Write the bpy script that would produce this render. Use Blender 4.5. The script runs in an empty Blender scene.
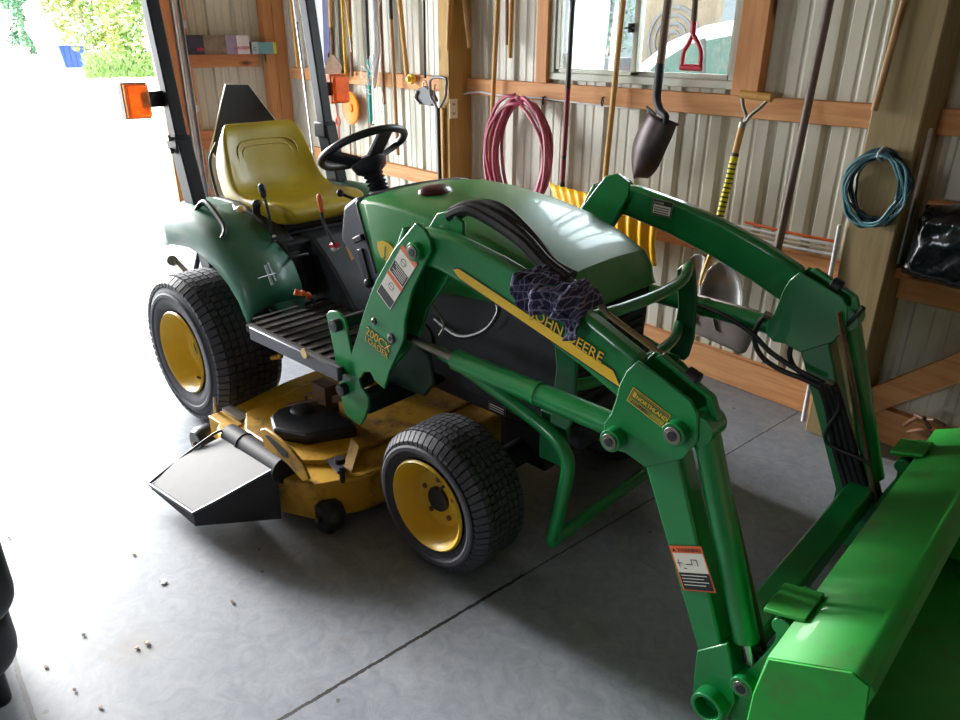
import bpy, bmesh, math, random
from mathutils import Vector, Matrix, noise
random.seed(7)
PI = math.pi
SC = bpy.context.scene
COL = SC.collection
# ---------------------------------------------------------------- camera model (measured from the photograph)
FPX, PIT, ROLL, YAW = 727.1175, 0.4166, 0.0023, 2.3211
RHO = -0.1203                      # room axes relative to the tractor
CT = Vector((2.854, -1.8072, 1.536))
def axes(yaw):
    F = Vector((math.cos(PIT)*math.cos(yaw), math.cos(PIT)*math.sin(yaw), -math.sin(PIT)))
    R = F.cross(Vector((0,0,1))).normalized(); U = R.cross(F)
    return R*math.cos(ROLL)+U*math.sin(ROLL), -R*math.sin(ROLL)+U*math.cos(ROLL), F
AT = axes(YAW); AR = axes(YAW-RHO)
CR = Matrix.Rotation(-RHO, 3, 'Z') @ CT
def _bp(C, A, px, py, i, v):
    R, U, F = A
    d = F + R*((px-480)/FPX) - U*((py-360)/FPX)
    return C + d*((v-C[i])/d[i])
def tp(px, py, y): return _bp(CT, AT, px, py, 1, y)      # tractor space, on the plane y
def tpx(px, py, x): return _bp(CT, AT, px, py, 0, x)
def tpz(px, py, z): return _bp(CT, AT, px, py, 2, z)
def wp(px, py, y=1.49): return _bp(CR, AR, px, py, 1, y)  # room space
def wpx(px, py, x): return _bp(CR, AR, px, py, 0, x)
def wpz(px, py, z=0.0): return _bp(CR, AR, px, py, 2, z)
def t2w(v): return Matrix.Rotation(-RHO, 3, 'Z') @ Vector(v)
# ---------------------------------------------------------------- materials
def lin(h):
    h = h.lstrip('#'); c = [int(h[i:i+2],16)/255 for i in (0,2,4)]
    return tuple(((x+0.055)/1.055)**2.4 if x>0.04045 else x/12.92 for x in c)+(1,)
def mat(name, col, rough=.5, metal=0, col2=None, scale=8, det=4, bump=0, bscale=60, coat=0, stretch=(1,1,1), rvar=0, lo=.35, hi=.7, trans=0, spec=.5, emit=None, es=1, dirt=None, dscale=5, dlo=.55, dhi=.75):
    m = bpy.data.materials.new(name); m.use_nodes = True
    nt = m.node_tree; N = nt.nodes; Lk = nt.links; b = N['Principled BSDF']
    c1 = lin(col) if isinstance(col, str) else col
    b.inputs['Base Color'].default_value = c1; b.inputs['Roughness'].default_value = rough
    b.inputs['Metallic'].default_value = metal; b.inputs['Coat Weight'].default_value = coat; b.inputs['Coat Roughness'].default_value = .06
    b.inputs['Transmission Weight'].default_value = trans; b.inputs['Specular IOR Level'].default_value = spec
    tc = N.new('ShaderNodeTexCoord'); mp = N.new('ShaderNodeMapping'); mp.inputs['Scale'].default_value = stretch
    Lk.new(tc.outputs['Object'], mp.inputs[0])
    col_out = None
    if col2 is None and coat == 0 and trans == 0 and emit is None:      # every surface has a little tonal variation
        col2 = tuple(min(1, x*1.18) for x in c1[:3])+(1,); lo, hi = .3, .8
        b.inputs['Base Color'].default_value = c1
    if col2 is not None:
        c2 = lin(col2) if isinstance(col2, str) else col2
        n = N.new('ShaderNodeTexNoise'); n.inputs['Scale'].default_value = scale; n.inputs['Detail'].default_value = det; n.inputs['Roughness'].default_value = .6
        Lk.new(mp.outputs[0], n.inputs['Vector'])
        r = N.new('ShaderNodeValToRGB'); r.color_ramp.elements[0].position = lo; r.color_ramp.elements[1].position = hi
        r.color_ramp.elements[0].color = c1; r.color_ramp.elements[1].color = c2
        Lk.new(n.outputs['Fac'], r.inputs[0]); col_out = r.outputs[0]
        if rvar:
            mm = N.new('ShaderNodeMapRange'); mm.inputs['To Min'].default_value = rough-rvar; mm.inputs['To Max'].default_value = rough+rvar
            Lk.new(n.outputs['Fac'], mm.inputs[0]); Lk.new(mm.outputs[0], b.inputs['Roughness'])
    if dirt is not None:
        n2 = N.new('ShaderNodeTexNoise'); n2.inputs['Scale'].default_value = dscale; n2.inputs['Detail'].default_value = 8; n2.inputs['Roughness'].default_value = .7
        Lk.new(tc.outputs['Object'], n2.inputs['Vector'])
        mr = N.new('ShaderNodeMapRange'); mr.inputs['From Min'].default_value = dlo; mr.inputs['From Max'].default_value = dhi; mr.clamp = True
        Lk.new(n2.outputs['Fac'], mr.inputs[0])
        mx = N.new('ShaderNodeMix'); mx.data_type = 'RGBA'; Lk.new(mr.outputs[0], mx.inputs[0])
        if col_out: Lk.new(col_out, mx.inputs[6])
        else: mx.inputs[6].default_value = c1
        mx.inputs[7].default_value = lin(dirt); col_out = mx.outputs[2]
    if col_out: Lk.new(col_out, b.inputs['Base Color'])
    if bump:
        nb = N.new('ShaderNodeTexNoise'); nb.inputs['Scale'].default_value = bscale; nb.inputs['Detail'].default_value = 3
        Lk.new(mp.outputs[0], nb.inputs['Vector'])
        bp = N.new('ShaderNodeBump'); bp.inputs['Strength'].default_value = bump; bp.inputs['Distance'].default_value = .004
        Lk.new(nb.outputs['Fac'], bp.inputs['Height']); Lk.new(bp.outputs[0], b.inputs['Normal'])
    if emit:
        b.inputs['Emission Color'].default_value = lin(emit); b.inputs['Emission Strength'].default_value = es
    return m
def wood(name, col, col2, axis='x', knot='#5a2d12', rough=.7):
    m = bpy.data.materials.new(name); m.use_nodes = True; nt = m.node_tree; N = nt.nodes; Lk = nt.links; b = N['Principled BSDF']
    b.inputs['Roughness'].default_value = rough
    tc = N.new('ShaderNodeTexCoord'); mp = N.new('ShaderNodeMapping')
    mp.inputs['Scale'].default_value = {'x':(1.2,14,14),'z':(14,14,1.2),'y':(14,1.2,14)}[axis]
    Lk.new(tc.outputs['Object'], mp.inputs[0])
    n = N.new('ShaderNodeTexNoise'); n.inputs['Scale'].default_value = 2.2; n.inputs['Detail'].default_value = 6; n.inputs['Distortion'].default_value = 1.2
    Lk.new(mp.outputs[0], n.inputs['Vector'])
    r = N.new('ShaderNodeValToRGB'); r.color_ramp.elements[0].position = .3; r.color_ramp.elements[1].position = .7
    r.color_ramp.elements[0].color = lin(col); r.color_ramp.elements[1].color = lin(col2)
    Lk.new(n.outputs['Fac'], r.inputs[0])
    mp2 = N.new('ShaderNodeMapping'); mp2.inputs['Scale'].default_value = {'x':(2.2,6,6),'z':(6,6,2.2),'y':(6,2.2,6)}[axis]
    Lk.new(tc.outputs['Object'], mp2.inputs[0])
    v = N.new('ShaderNodeTexVoronoi'); v.inputs['Scale'].default_value = 1.0; Lk.new(mp2.outputs[0], v.inputs['Vector'])
    mr = N.new('ShaderNodeMapRange'); mr.inputs['From Min'].default_value = .16; mr.inputs['From Max'].default_value = .07; mr.clamp = True
    Lk.new(v.outputs['Distance'], mr.inputs[0])
    mx = N.new('ShaderNodeMix'); mx.data_type = 'RGBA'; Lk.new(mr.outputs[0], mx.inputs[0]); Lk.new(r.outputs[0], mx.inputs[6]); mx.inputs[7].default_value = lin(knot)
    Lk.new(mx.outputs[2], b.inputs['Base Color'])
    bp = N.new('ShaderNodeBump'); bp.inputs['Strength'].default_value = .25; bp.inputs['Distance'].default_value = .003
    Lk.new(n.outputs['Fac'], bp.inputs['Height']); Lk.new(bp.outputs[0], b.inputs['Normal'])
    return m
GREEN = mat('green_paint', '#04803c', .35, col2='#067036', scale=3, coat=.5, dirt='#4a6a3e', dscale=7, dlo=.6, dhi=.95)
GREEN_HOOD = mat('hood_green', '#1c7a35', .36, col2='#257f3a', scale=2, coat=.25, dirt='#5d7a52', dscale=4, dlo=.5, dhi=1.0)
GREEN_FENDER = mat('fender_green', '#1a5f47', .5, col2='#235f4a', scale=3, coat=.12, dirt='#56664c', dscale=6, dlo=.5, dhi=.9)
GREEN_BUCKET = mat('bucket_green', '#17922f', .6, col2='#21a038', scale=4, coat=.03, dirt='#4a6b35', dscale=9, dlo=.52, dhi=.85)
GREEN_DARK = mat('dark_green_paint', '#075c30', .4, col2='#064a28', scale=3, coat=.3)
YELLOW_RIM = mat('rim_yellow', '#deb62a', .45, col2='#d0a81e', scale=4, coat=.05)
YELLOW_DECK = mat('deck_yellow', '#c99a1e', .5, col2='#b58618', scale=5, dirt='#4a3416', dscale=7, dlo=.5, dhi=.68)
SEAT_Y = mat('seat_vinyl', '#b39a22', .38, col2='#a08a1c', scale=5, bump=.2, bscale=300, coat=.15)
RUBBER = mat('tire_rubber', '#38383f', .7, col2='#47474f', scale=6, bump=.3, bscale=120)
BLACK = mat('black_plastic', '#17181c', .45, col2='#22232a', scale=6)
BLACKM = mat('black_metal', '#1b1b22', .5, col2='#25252e', scale=6, spec=.4)
DARK = mat('engine_black', '#101216', .6, col2='#1d2228', scale=9, bump=.2)
PANEL = mat('grey_console', '#43464f', .5, col2='#4c505a', scale=5)
MATRUB = mat('floor_mat', '#2b2726', .85, spec=.25, col2='#393431', scale=7, dirt='#6b5a44', dscale=12, dlo=.55, dhi=.8)
STEEL = mat('steel', '#9a958c', .35, .9, col2='#7d786f', scale=10)
CHROME = mat('bright_steel', '#c8c8c8', .2, 1.0, col2='#aaaaaa')
RUST = mat('brown_steel', '#6b5040', .6, .5, col2='#7f6450', scale=20)
HOSE = mat('hose_rubber', '#141418', .5, col2='#26262c', scale=15)
WHITE = mat('decal_white', '#d8d4c8', .5, col2='#e2ded4')
ORANGE_D = mat('decal_orange', '#d8602a', .5)
BLACK_D = mat('decal_black', '#17181c', .5)
YEL_D = mat('decal_yellow', '#d9b22a', .4)
AMBER = mat('amber_lens', '#ff8c28', .4, col2='#ffb450', scale=60, trans=.65, bump=.6, bscale=90)
CHUTE = mat('chute_plastic', '#26262a', .62, col2='#34343a', scale=5, spec=.35)
SHADE_G = mat('shaded_green', '#0a2c1d', .5, col2='#082418')  # loader green darkened so the mount frame looks shadowed
RED_LENS = mat('dark_red_plastic', '#4a1420', .3, coat=.4)
ORANGE_K = mat('orange_handle', '#d2561c', .4, col2='#e06a26')
CREAM = mat('cream_knob', '#d8b878', .4, coat=.2)
TREAD = RUBBER
# ---------------------------------------------------------------- mesh building
class M:
    def __init__(s): s.bm = bmesh.new(); s.mats = []; s.k = 0
    def use(s, m):
        if m not in s.mats: s.mats.append(m)
        s.k = s.mats.index(m); return s
    def f(s, vs):
        try: fc = s.bm.faces.new(vs); fc.material_index = s.k; return fc
        except ValueError: return None
    def v(s, p): return s.bm.verts.new(p)
    def box(s, x0, x1, y0, y1, z0, z1):
        P = [s.v((x,y,z)) for z in (z0,z1) for y in (y0,y1) for x in (x0,x1)]
        for q in ((0,2,3,1),(4,5,7,6),(0,1,5,4),(2,6,7,3),(0,4,6,2),(1,3,7,5)): s.f([P[i] for i in q])
        return s
    def prism(s, pts, d):            # polygon of 3D points extruded by vector d
        d = Vector(d); A = [s.v(Vector(p)) for p in pts]; B = [s.v(Vector(p)+d) for p in pts]
        s.f(A[::-1]); s.f(B); n = len(pts)
        for i in range(n): s.f([A[i], A[(i+1)%n], B[(i+1)%n], B[i]])
        return s
    def pxz(s, pts, y0, y1):         # (x,z) outline between two y
        return s.prism([(p[0], y0, p[-1]) for p in pts], (0, y1-y0, 0))
    def bar(s, a, b, w, h, up=(0,0,1)):
        a = Vector(a); b = Vector(b); t = (b-a).normalized(); u = Vector(up); u = (u-t*u.dot(t)).normalized(); r = t.cross(u)
        q = [a+r*(sx*w/2)+u*(sz*h/2) for sx, sz in ((-1,-1),(1,-1),(1,1),(-1,1))]
        return s.prism(q, b-a)
    def tube(s, pts, r, n=10, closed=False, smooth=0, caps=True, rr=None):
        P = [Vector(p) for p in pts]
        R = list(rr) if rr else [r]*len(P)
        if smooth:
            Q = []; RR = []; m = len(P); rng = range(m if closed else m-1)
            for i in rng:
                g = lambda j: P[j % m] if closed else P[max(0, min(m-1, j))]
                p0, p1, p2, p3 = g(i-1), g(i), g(i+1), g(i+2)
                ra = R[i]; rb = R[(i+1)%m]
                for k in range(smooth):
                    t = k/smooth
                    Q.append(.5*((2*p1)+(p2-p0)*t+(2*p0-5*p1+4*p2-p3)*t*t+(3*p1-p0-3*p2+p3)*t**3)); RR.append(ra+(rb-ra)*t)
            if not closed: Q.append(P[-1]); RR.append(R[-1])
            P, R = Q, RR
        m = len(P); rings = []
        t0 = (P[1]-P[0]).normalized(); u = t0.orthogonal().normalized()
        for i in range(m):
            if closed: t = (P[(i+1)%m]-P[i-1]).normalized()
            else: t = (P[min(i+1,m-1)]-P[max(i-1,0)]).normalized()
            u = (u-t*u.dot(t)).normalized(); w = t.cross(u)
            rings.append([s.v(P[i]+(u*math.cos(2*PI*k/n)+w*math.sin(2*PI*k/n))*R[i]) for k in range(n)])
        for i in range(m if closed else m-1):
            a = rings[i]; b = rings[(i+1)%m]; off = 0
            if closed and i == m-1:
                off = min(range(n), key=lambda o: (a[0].co-b[o].co).length)
            for k in range(n): s.f([a[k], a[(k+1)%n], b[(k+1+off)%n], b[(k+off)%n]])
        if caps and not closed: s.f(rings[0][::-1]); s.f(rings[-1])
        return s
    def lathe(s, prof, c, axis='y', n=32, closed=False):    # prof: (offset along axis, radius)
        c = Vector(c)
        A = {'x':((1,0,0),(0,1,0),(0,0,1)),'y':((0,1,0),(0,0,1),(1,0,0)),'z':((0,0,1),(1,0,0),(0,1,0))}.get(axis)
        if A is None:
            a = Vector(axis).normalized(); u = a.orthogonal().normalized(); A = (a, u, a.cross(u))
        a, u, w = (Vector(q) for q in A)
        rings = []
        for o, r in prof:
            if r < 1e-6: rings.append([s.v(c+a*o)])
            else: rings.append([s.v(c+a*o+(u*math.cos(2*PI*k/n)+w*math.sin(2*PI*k/n))*r) for k in range(n)])
        for i in range(len(rings)-1 + (1 if closed else 0)):
            p, q = rings[i], rings[(i+1) % len(rings)]
            for k in range(n):
                if len(p) == 1 and len(q) == 1: continue
                if len(p) == 1: s.f([p[0], q[(k+1)%n], q[k]])
                elif len(q) == 1: s.f([p[k], p[(k+1)%n], q[0]])
                else: s.f([p[k], p[(k+1)%n], q[(k+1)%n], q[k]])
        return s
    def cyl(s, a, b, r, n=16, r2=None):
        a = Vector(a); b = Vector(b); L = (b-a).length
        return s.lathe([(0,0),(0,r),(L,r if r2 is None else r2),(L,0)], a, tuple((b-a).normalized()), n)
    def ball(s, c, r, n=12, sc=(1,1,1)):
        prof = [(-r*math.cos(PI*i/8)*sc[2], r*math.sin(PI*i/8) if 0 < i < 8 else 0) for i in range(9)]
        return s.lathe(prof, c, 'z', n)
    def grid(s, rows, closed_u=False):
        V = [[s.v(p) for p in r] for r in rows]
        for i in range(len(V)-1):
            n = len(V[i])
            for k in range(n if closed_u else n-1): s.f([V[i][k], V[i][(k+1)%n], V[i+1][(k+1)%n], V[i+1][k]])
        return V
    def text(s, body, o, ux, uy, size, depth=.0006, align='LEFT', shear=0, bold=0):
        cu = bpy.data.curves.new('t', 'FONT'); cu.body = body; cu.size = 1; cu.align_x = align; cu.align_y = 'BOTTOM_BASELINE'; cu.shear = shear; cu.offset = bold; cu.resolution_u = 3
        ob = bpy.data.objects.new('t', cu); COL.objects.link(ob)
        dg = bpy.context.evaluated_depsgraph_get(); me = ob.evaluated_get(dg).to_mesh()
        ux = Vector(ux).normalized(); uy = Vector(uy); uy = (uy-ux*uy.dot(ux)).normalized(); nz = ux.cross(uy); o = Vector(o)
        vs = [s.v(o+ux*(q.co.x*size)+uy*(q.co.y*size)+nz*depth) for q in me.vertices]
        for p in me.polygons: s.f([vs[i] for i in p.vertices])
        ob.evaluated_get(dg).to_mesh_clear(); bpy.data.objects.remove(ob); bpy.data.curves.remove(cu)
        return s
    def build(s, name, parent=None, bevel=0, seg=2, smooth=40, recalc=True, sub=0, solid=0):
        if recalc: bmesh.ops.recalc_face_normals(s.bm, faces=s.bm.faces)
        me = bpy.data.meshes.new(name); s.bm.to_mesh(me); s.bm.free()
        for m in s.mats: me.materials.append(m)
        for p in me.polygons: p.use_smooth = True
        if smooth < 180: me.set_sharp_from_angle(angle=math.radians(smooth))
        o = bpy.data.objects.new(name, me); COL.objects.link(o)
        if parent: o.parent = parent
        if solid:
            md = o.modifiers.new('s', 'SOLIDIFY'); md.thickness = solid; md.offset = 0
        if sub:
            md = o.modifiers.new('u', 'SUBSURF'); md.levels = sub; md.render_levels = sub
        if bevel:
            md = o.modifiers.new('b', 'BEVEL'); md.width = bevel; md.segments = seg; md.limit_method = 'ANGLE'; md.angle_limit = math.radians(35)
        return o
def mb(m): return M().use(m)
def tag(o, label, cat, group=None, kind=None):
    o['label'] = label; o['category'] = cat
    if group: o['group'] = group
    if kind: o['kind'] = kind
    return o
def struct(o): o['kind'] = 'structure'; return o
def empty(name, loc=(0,0,0), rz=0):
    o = bpy.data.objects.new(name, None); COL.objects.link(o); o.location = loc; o.rotation_euler = (0,0,rz); o.empty_display_size = .1; return o
def lab(o, l): o['label'] = l; return o
# ================================================================= THE GARAGE
YW = 1.56; XE = -3.12            # inner faces of the metal siding: far wall and door wall
XB, YF, H = 4.6, -6.0, 2.75
def siding(name, col, col2, rough=.38):
    return mat(name, col, rough, .0, col2=col2, scale=2, stretch=(1,1,.5), dirt='#8d8672', dscale=3, dlo=.6, dhi=.95)
SID = siding('painted_steel_siding', '#cdc8b8', '#c4beac')
W_PINE = wood('pine_board', '#c4824c', '#dba06a', 'x')
W_PINEZ = wood('pine_stud', '#be7c48', '#d29660', 'z')
W_POST = wood('treated_post', '#837049', '#98845c', 'z', knot='#54412a')
W_POSTL = wood('post_tan', '#b08a4a', '#c49c58', 'z', knot='#6a4a22')
W_Y = wood('pine_board_y', '#be7648', '#d28e5e', 'y')
SIDD = mat('dark_wall_boards', '#6b5a48', .8, col2='#7a6854', stretch=(1,1,8))
def prof(u):                      # depth of the steel profile at u metres along the sheet
    p = u % .2286
    if p < .045:
        return .019*min(1, p/.013, (.045-p)/.013)
    for c in (.105, .165):
        if abs(p-c) < .012: return .004*min(1, (.012-abs(p-c))/.008)
    return 0
def knots(u0, u1):
    ks = [0,.013,.032,.045,.093,.101,.109,.117,.153,.161,.169,.177]
    out = [u0]; i = math.floor(u0/.2286)
    while i*.2286 < u1:
        out += [i*.2286+k for k in ks if u0 < i*.2286+k < u1]; i += 1
    return out+[u1]
def sheet(fn, u0, u1, z0, z1, hole=None, m=None):
    b = mb(m or SID); us = knots(u0, u1)
    if hole: us = sorted(set(us+[hole[0], hole[1]]))
    for a, c in zip(us[:-1], us[1:]):
        m = (a+c)/2; zs = [(z0, z1)]
        if hole and hole[0] < m < hole[1]: zs = [(z0, hole[2]), (hole[3], z1)]
        for q0, q1 in zs:
            if q1-q0 < .001: continue
            b.f([b.v(fn(a, q0)), b.v(fn(c, q0)), b.v(fn(c, q1)), b.v(fn(a, q1))])
    bmesh.ops.remove_doubles(b.bm, verts=b.bm.verts, dist=1e-5)
    return b
WX0, WX1, WZ0, WZ1 = .085, 1.205, 1.335, 2.15
struct(sheet(lambda u, z: (u, YW+prof(u), z), XE, XB, 0, H, (WX0, WX1, WZ0, WZ1)).build('wall_far', smooth=0))
DY0, DY1, DZ = -2.75, .50, 2.35        # the open garage door
struct(sheet(lambda u, z: (XE-prof(u), u, z), YF, YW+.02, 0, H, (DY0, DY1, 0, DZ)).build('wall_left', smooth=0))
struct(sheet(lambda u, z: (u, YF-prof(u), z), XE, XB, 0, H, (.6, 1.8, 1.2, 2.1), SIDD).build('wall_near', smooth=0))  # unseen opening added in this wall to let in fill light
struct(sheet(lambda u, z: (XB+prof(u), u, z), YF, YW+.02, 0, H, None, SIDD).build('wall_right', smooth=0))
CEIL = mat('roof_underside', '#8d7a62', .8, col2='#9a876e')
struct(mb(CEIL).box(XE-.05, XB+.05, YF-.05, YW+.05, H, H+.04).build('ceiling'))
# floor
def floor_mat():
    m = bpy.data.materials.new('concrete'); m.use_nodes = True; nt = m.node_tree; N = nt.nodes; Lk = nt.links; b = N['Principled BSDF']
    tc = N.new('ShaderNodeTexCoord'); g = N.new('ShaderNodeNewGeometry')
    def noi(sc, det=6, dist=0, rgh=.6):
        n = N.new('ShaderNodeTexNoise'); n.inputs['Scale'].default_value = sc; n.inputs['Detail'].default_value = det; n.inputs['Distortion'].default_value = dist; n.inputs['Roughness'].default_value = rgh
        Lk.new(g.outputs['Position'], n.inputs['Vector']); return n
    def ramp(src, p0, c0, p1, c1):
        r = N.new('ShaderNodeValToRGB'); r.color_ramp.elements[0].position = p0; r.color_ramp.elements[1].position = p1
        r.color_ramp.elements[0].color = c0; r.color_ramp.elements[1].color = c1; Lk.new(src, r.inputs[0]); return r.outputs[0]
    def mix(f, a, bb, blend='MIX'):
        x = N.new('ShaderNodeMix'); x.data_type = 'RGBA'; x.blend_type = blend
        if isinstance(f, float): x.inputs[0].default_value = f
        else: Lk.new(f, x.inputs[0])
        for i, q in ((6, a), (7, bb)):
            if isinstance(q, tuple): x.inputs[i].default_value = q
            else: Lk.new(q, x.inputs[i])
        return x.outputs[2]
    def math_(op, a, b2=None, c=None):
        x = N.new('ShaderNodeMath'); x.operation = op
        for i, q in enumerate((a, b2, c)):
            if q is None: continue
            if isinstance(q, (int, float)): x.inputs[i].default_value = q
            else: Lk.new(q, x.inputs[i])
        return x.outputs[0]
    base = ramp(noi(1.6, 8, .8).outputs['Fac'], .3, lin('#636a75'), .72, lin('#858b93'))
    fine = ramp(noi(14, 8, 1.5, .75).outputs['Fac'], .35, lin('#686d78'), .7, lin('#989ca3'))
    c = mix(.5, base, fine)
    st = ramp(noi(3.1, 5, .4).outputs['Fac'], .60, (0,0,0,1), .70, (1,1,1,1))
    c = mix(math_('MULTIPLY', st, .45), c, lin('#6d6458'))
    v = N.new('ShaderNodeTexVoronoi'); v.inputs['Scale'].default_value = 9; v.inputs['Randomness'].default_value = 1; Lk.new(g.outputs['Position'], v.inputs['Vector'])
    sp = math_('MULTIPLY', math_('LESS_THAN', v.outputs['Distance'], .07), math_('GREATER_THAN', noi(2.3, 2).outputs['Fac'], .52))
    c = mix(math_('MULTIPLY', sp, .7), c, lin('#3f3a34'))
    sx = N.new('ShaderNodeSeparateXYZ'); Lk.new(g.outputs['Position'], sx.inputs[0])
    w = math_('MULTIPLY', math_('SUBTRACT', noi(22, 4, 0, .8).outputs['Fac'], .5), .016)
    def line(co, at, wd):
        d = math_('ABSOLUTE', math_('ADD', math_('SUBTRACT', co, at), w))
        return math_('LESS_THAN', d, wd)
    far = math_('MULTIPLY', math_('LESS_THAN', sx.outputs['Y'], -.18), .0028)
    j = math_('MAXIMUM', line(sx.outputs['X'], 1.756, math_('ADD', far, .0025)), line(sx.outputs['Y'], -1.467, .006))
    c = mix(j, c, lin('#1c1a18'))
    Lk.new(c, b.inputs['Base Color'])
    rr = N.new('ShaderNodeMapRange'); rr.inputs['To Min'].default_value = .32; rr.inputs['To Max'].default_value = .62
    Lk.new(noi(5, 6, .5).outputs['Fac'], rr.inputs[0]); Lk.new(rr.outputs[0], b.inputs['Roughness'])
    bp = N.new('ShaderNodeBump'); bp.inputs['Strength'].default_value = .12; bp.inputs['Distance'].default_value = .003
    Lk.new(noi(40, 5).outputs['Fac'], bp.inputs['Height']); Lk.new(bp.outputs[0], b.inputs['Normal'])
    return m
CONC = floor_mat()
struct(mb(CONC).box(XE-.3, XB, YF, YW, -.12, 0).build('floor'))
# --- posts, girts and boards of the wall frame
def trim(n, b, bevel=.003): return struct(b.build('trim_%d' % n, bevel=bevel, seg=1))
YG = 1.52
n = 1
for (x0, x1) in ((-2.93, -.71), (-.61, 1.86), (2.035, XB)):
    for (z0, z1) in ((.0, .15), (.615, .705), (1.225, 1.315)):
        trim(n, mb(W_PINE).box(x0, x1, YG, YW-.001, z0, z1)); n += 1
for (x0, x1) in ((-2.93, -.71), (-.61, XB)):
    trim(n, mb(W_PINE).box(x0, x1, YG, YW-.001, 2.3, 2.39)); n += 1
trim(n, mb(W_POSTL).box(-.71, -.61, 1.385, YW-.001, 0, H)); n += 1
trim(n, mb(W_POST).box(1.86, 2.035, 1.37, YW-.001, 0, H), .006); n += 1
trim(n, mb(W_PINEZ).box(0.0, .085, 1.505, YW-.001, 1.315, 2.3)); n += 1
trim(n, mb(W_PINEZ).box(1.205, 1.33, 1.505, YW-.001, 1.315, 2.3)); n += 1
trim(n, mb(W_PINE).box(.085, 1.205, YG, YW-.001, 2.16, 2.3)); n += 1
# corner post: two boards with a seam
trim(n, mb(W_PINEZ).box(XE+.001, XE+.10, 1.455, YW-.002, 0, H)); n += 1
trim(n, mb(W_PINEZ).box(XE+.001, XE+.10, 1.37, 1.452, 0, H)); n += 1
# door wall girts (short length between the jamb and the corner) and jamb
for (z0, z1) in ((1.32, 1.415), (.70, .79)):
    trim(n, mb(W_Y).box(XE+.002, XE+.045, .742, 1.328, z0, z1)); n += 1
trim(n, mb(W_Y).box(XE+.001, XE+.12, .70, .74, 0, H)); n += 1
trim(n, mb(W_PINEZ).box(XE-.04, XE+.05, .50, .66, 0, H)); n += 1
trim(n, mb(W_Y).box(XE+.046, XE+.085, .742, .80, 1.325, 1.42)); n += 1
trim(n, mb(W_Y).box(XE+.046, XE+.07, .742, .93, .79, .85)); n += 1
# diagonal brace right of the post, cut to the wall
trim(n, mb(W_PINE).prism([(2.037, YG-.042, .10), (2.037, YG-.042, .235), (3.1, YG-.042, 1.21), (3.25, YG-.042, 1.21)], (0,.04,0))); n += 1
# garage door track
TRK = mat('galvanized_track', '#c4c4c8', .3, .9, col2='#a8a8ae', scale=12)
b = mb(TRK)
b.box(XE+.122, XE+.126, .655, .705, .02, H-.1); b.box(XE+.126, XE+.165, .655, .659, .02, H-.1); b.box(XE+.126, XE+.165, .702, .706, .02, H-.1); b.box(XE+.161, XE+.165, .655, .672, .02, H-.1)
for z in (.4, 1.0, 1.6): b.box(XE+.10, XE+.13, .70, .735, z, z+.05)
tag(b.build('door_track'), 'vertical galvanized steel garage door track fixed beside the brown door jamb', 'door track')
# window
WF = mat('window_vinyl', '#b9b9a8', .45, col2='#c4c4b4')
GL = bpy.data.materials.new('window_glass'); GL.use_nodes = True
nt = GL.node_tree; nt.nodes.clear(); o_ = nt.nodes.new('ShaderNodeOutputMaterial'); mx = nt.nodes.new('ShaderNodeMixShader'); tr = nt.nodes.new('ShaderNodeBsdfTransparent'); gs = nt.nodes.new('ShaderNodeBsdfGlossy'); df = nt.nodes.new('ShaderNodeBsdfDiffuse'); m2 = nt.nodes.new('ShaderNodeMixShader')
fr = nt.nodes.new('ShaderNodeFresnel'); fr.inputs[0].default_value = 1.45; gs.inputs['Roughness'].default_value = .02; df.inputs[0].default_value = (.8,.85,.85,1); tr.inputs[0].default_value = (.93,.97,.96,1)
nz = nt.nodes.new('ShaderNodeTexNoise'); nz.inputs['Scale'].default_value = 30; nz.inputs['Detail'].default_value = 6
mrr = nt.nodes.new('ShaderNodeMapRange'); mrr.inputs['From Min'].default_value = .45; mrr.inputs['From Max'].default_value = .8; mrr.inputs['To Max'].default_value = .16; mrr.clamp = True
nt.links.new(nz.outputs['Fac'], mrr.inputs[0]); nt.links.new(mrr.outputs[0], m2.inputs[0]); nt.links.new(tr.outputs[0], m2.inputs[1]); nt.links.new(df.outputs[0], m2.inputs[2])
nt.links.new(fr.outputs[0], mx.inputs[0]); nt.links.new(m2.outputs[0], mx.inputs[1]); nt.links.new(gs.outputs[0], mx.inputs[2]); nt.links.new(mx.outputs[0], o_.inputs[0])
win = struct(empty('window_1', ((WX0+WX1)/2, YW, WZ0)))
def wloc(o):
    o.matrix_parent_inverse = win.matrix_world.inverted() if False else Matrix.Translation(-win.location); return o
b = mb(WF); t = .035
b.box(WX0, WX1, 1.525, 1.60, WZ0, WZ0+t); b.box(WX0, WX1, 1.525, 1.60, WZ1-t, WZ1); b.box(WX0, WX0+t, 1.525, 1.60, WZ0+t, WZ1-t); b.box(WX1-t, WX1, 1.525, 1.60, WZ0+t, WZ1-t)
wloc(b.build('window_frame', win, bevel=.004))
xm = wp(638, 40, 1.56).x
for nm, x0, x1, yy in (('sash', WX0+t, xm+.02, 1.545), ('sash', xm-.02, WX1-t, 1.572)):
    b = mb(WF); s_ = .022
    b.box(x0, x1, yy-.011, yy+.011, WZ0+t, WZ0+t+s_); b.box(x0, x1, yy-.011, yy+.011, WZ1-t-s_, WZ1-t); b.box(x0, x0+s_+.01, yy-.011, yy+.011, WZ0+t, WZ1-t); b.box(x1-s_-.01, x1, yy-.011, yy+.011, WZ0+t, WZ1-t)
    wloc(b.build('sash', win, bevel=.003))
    b = mb(GL); b.box(x0+s_, x1-s_, yy-.002, yy+.002, WZ0+t+s_, WZ1-t-s_); wloc(b.build('window_pane', win))
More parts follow.
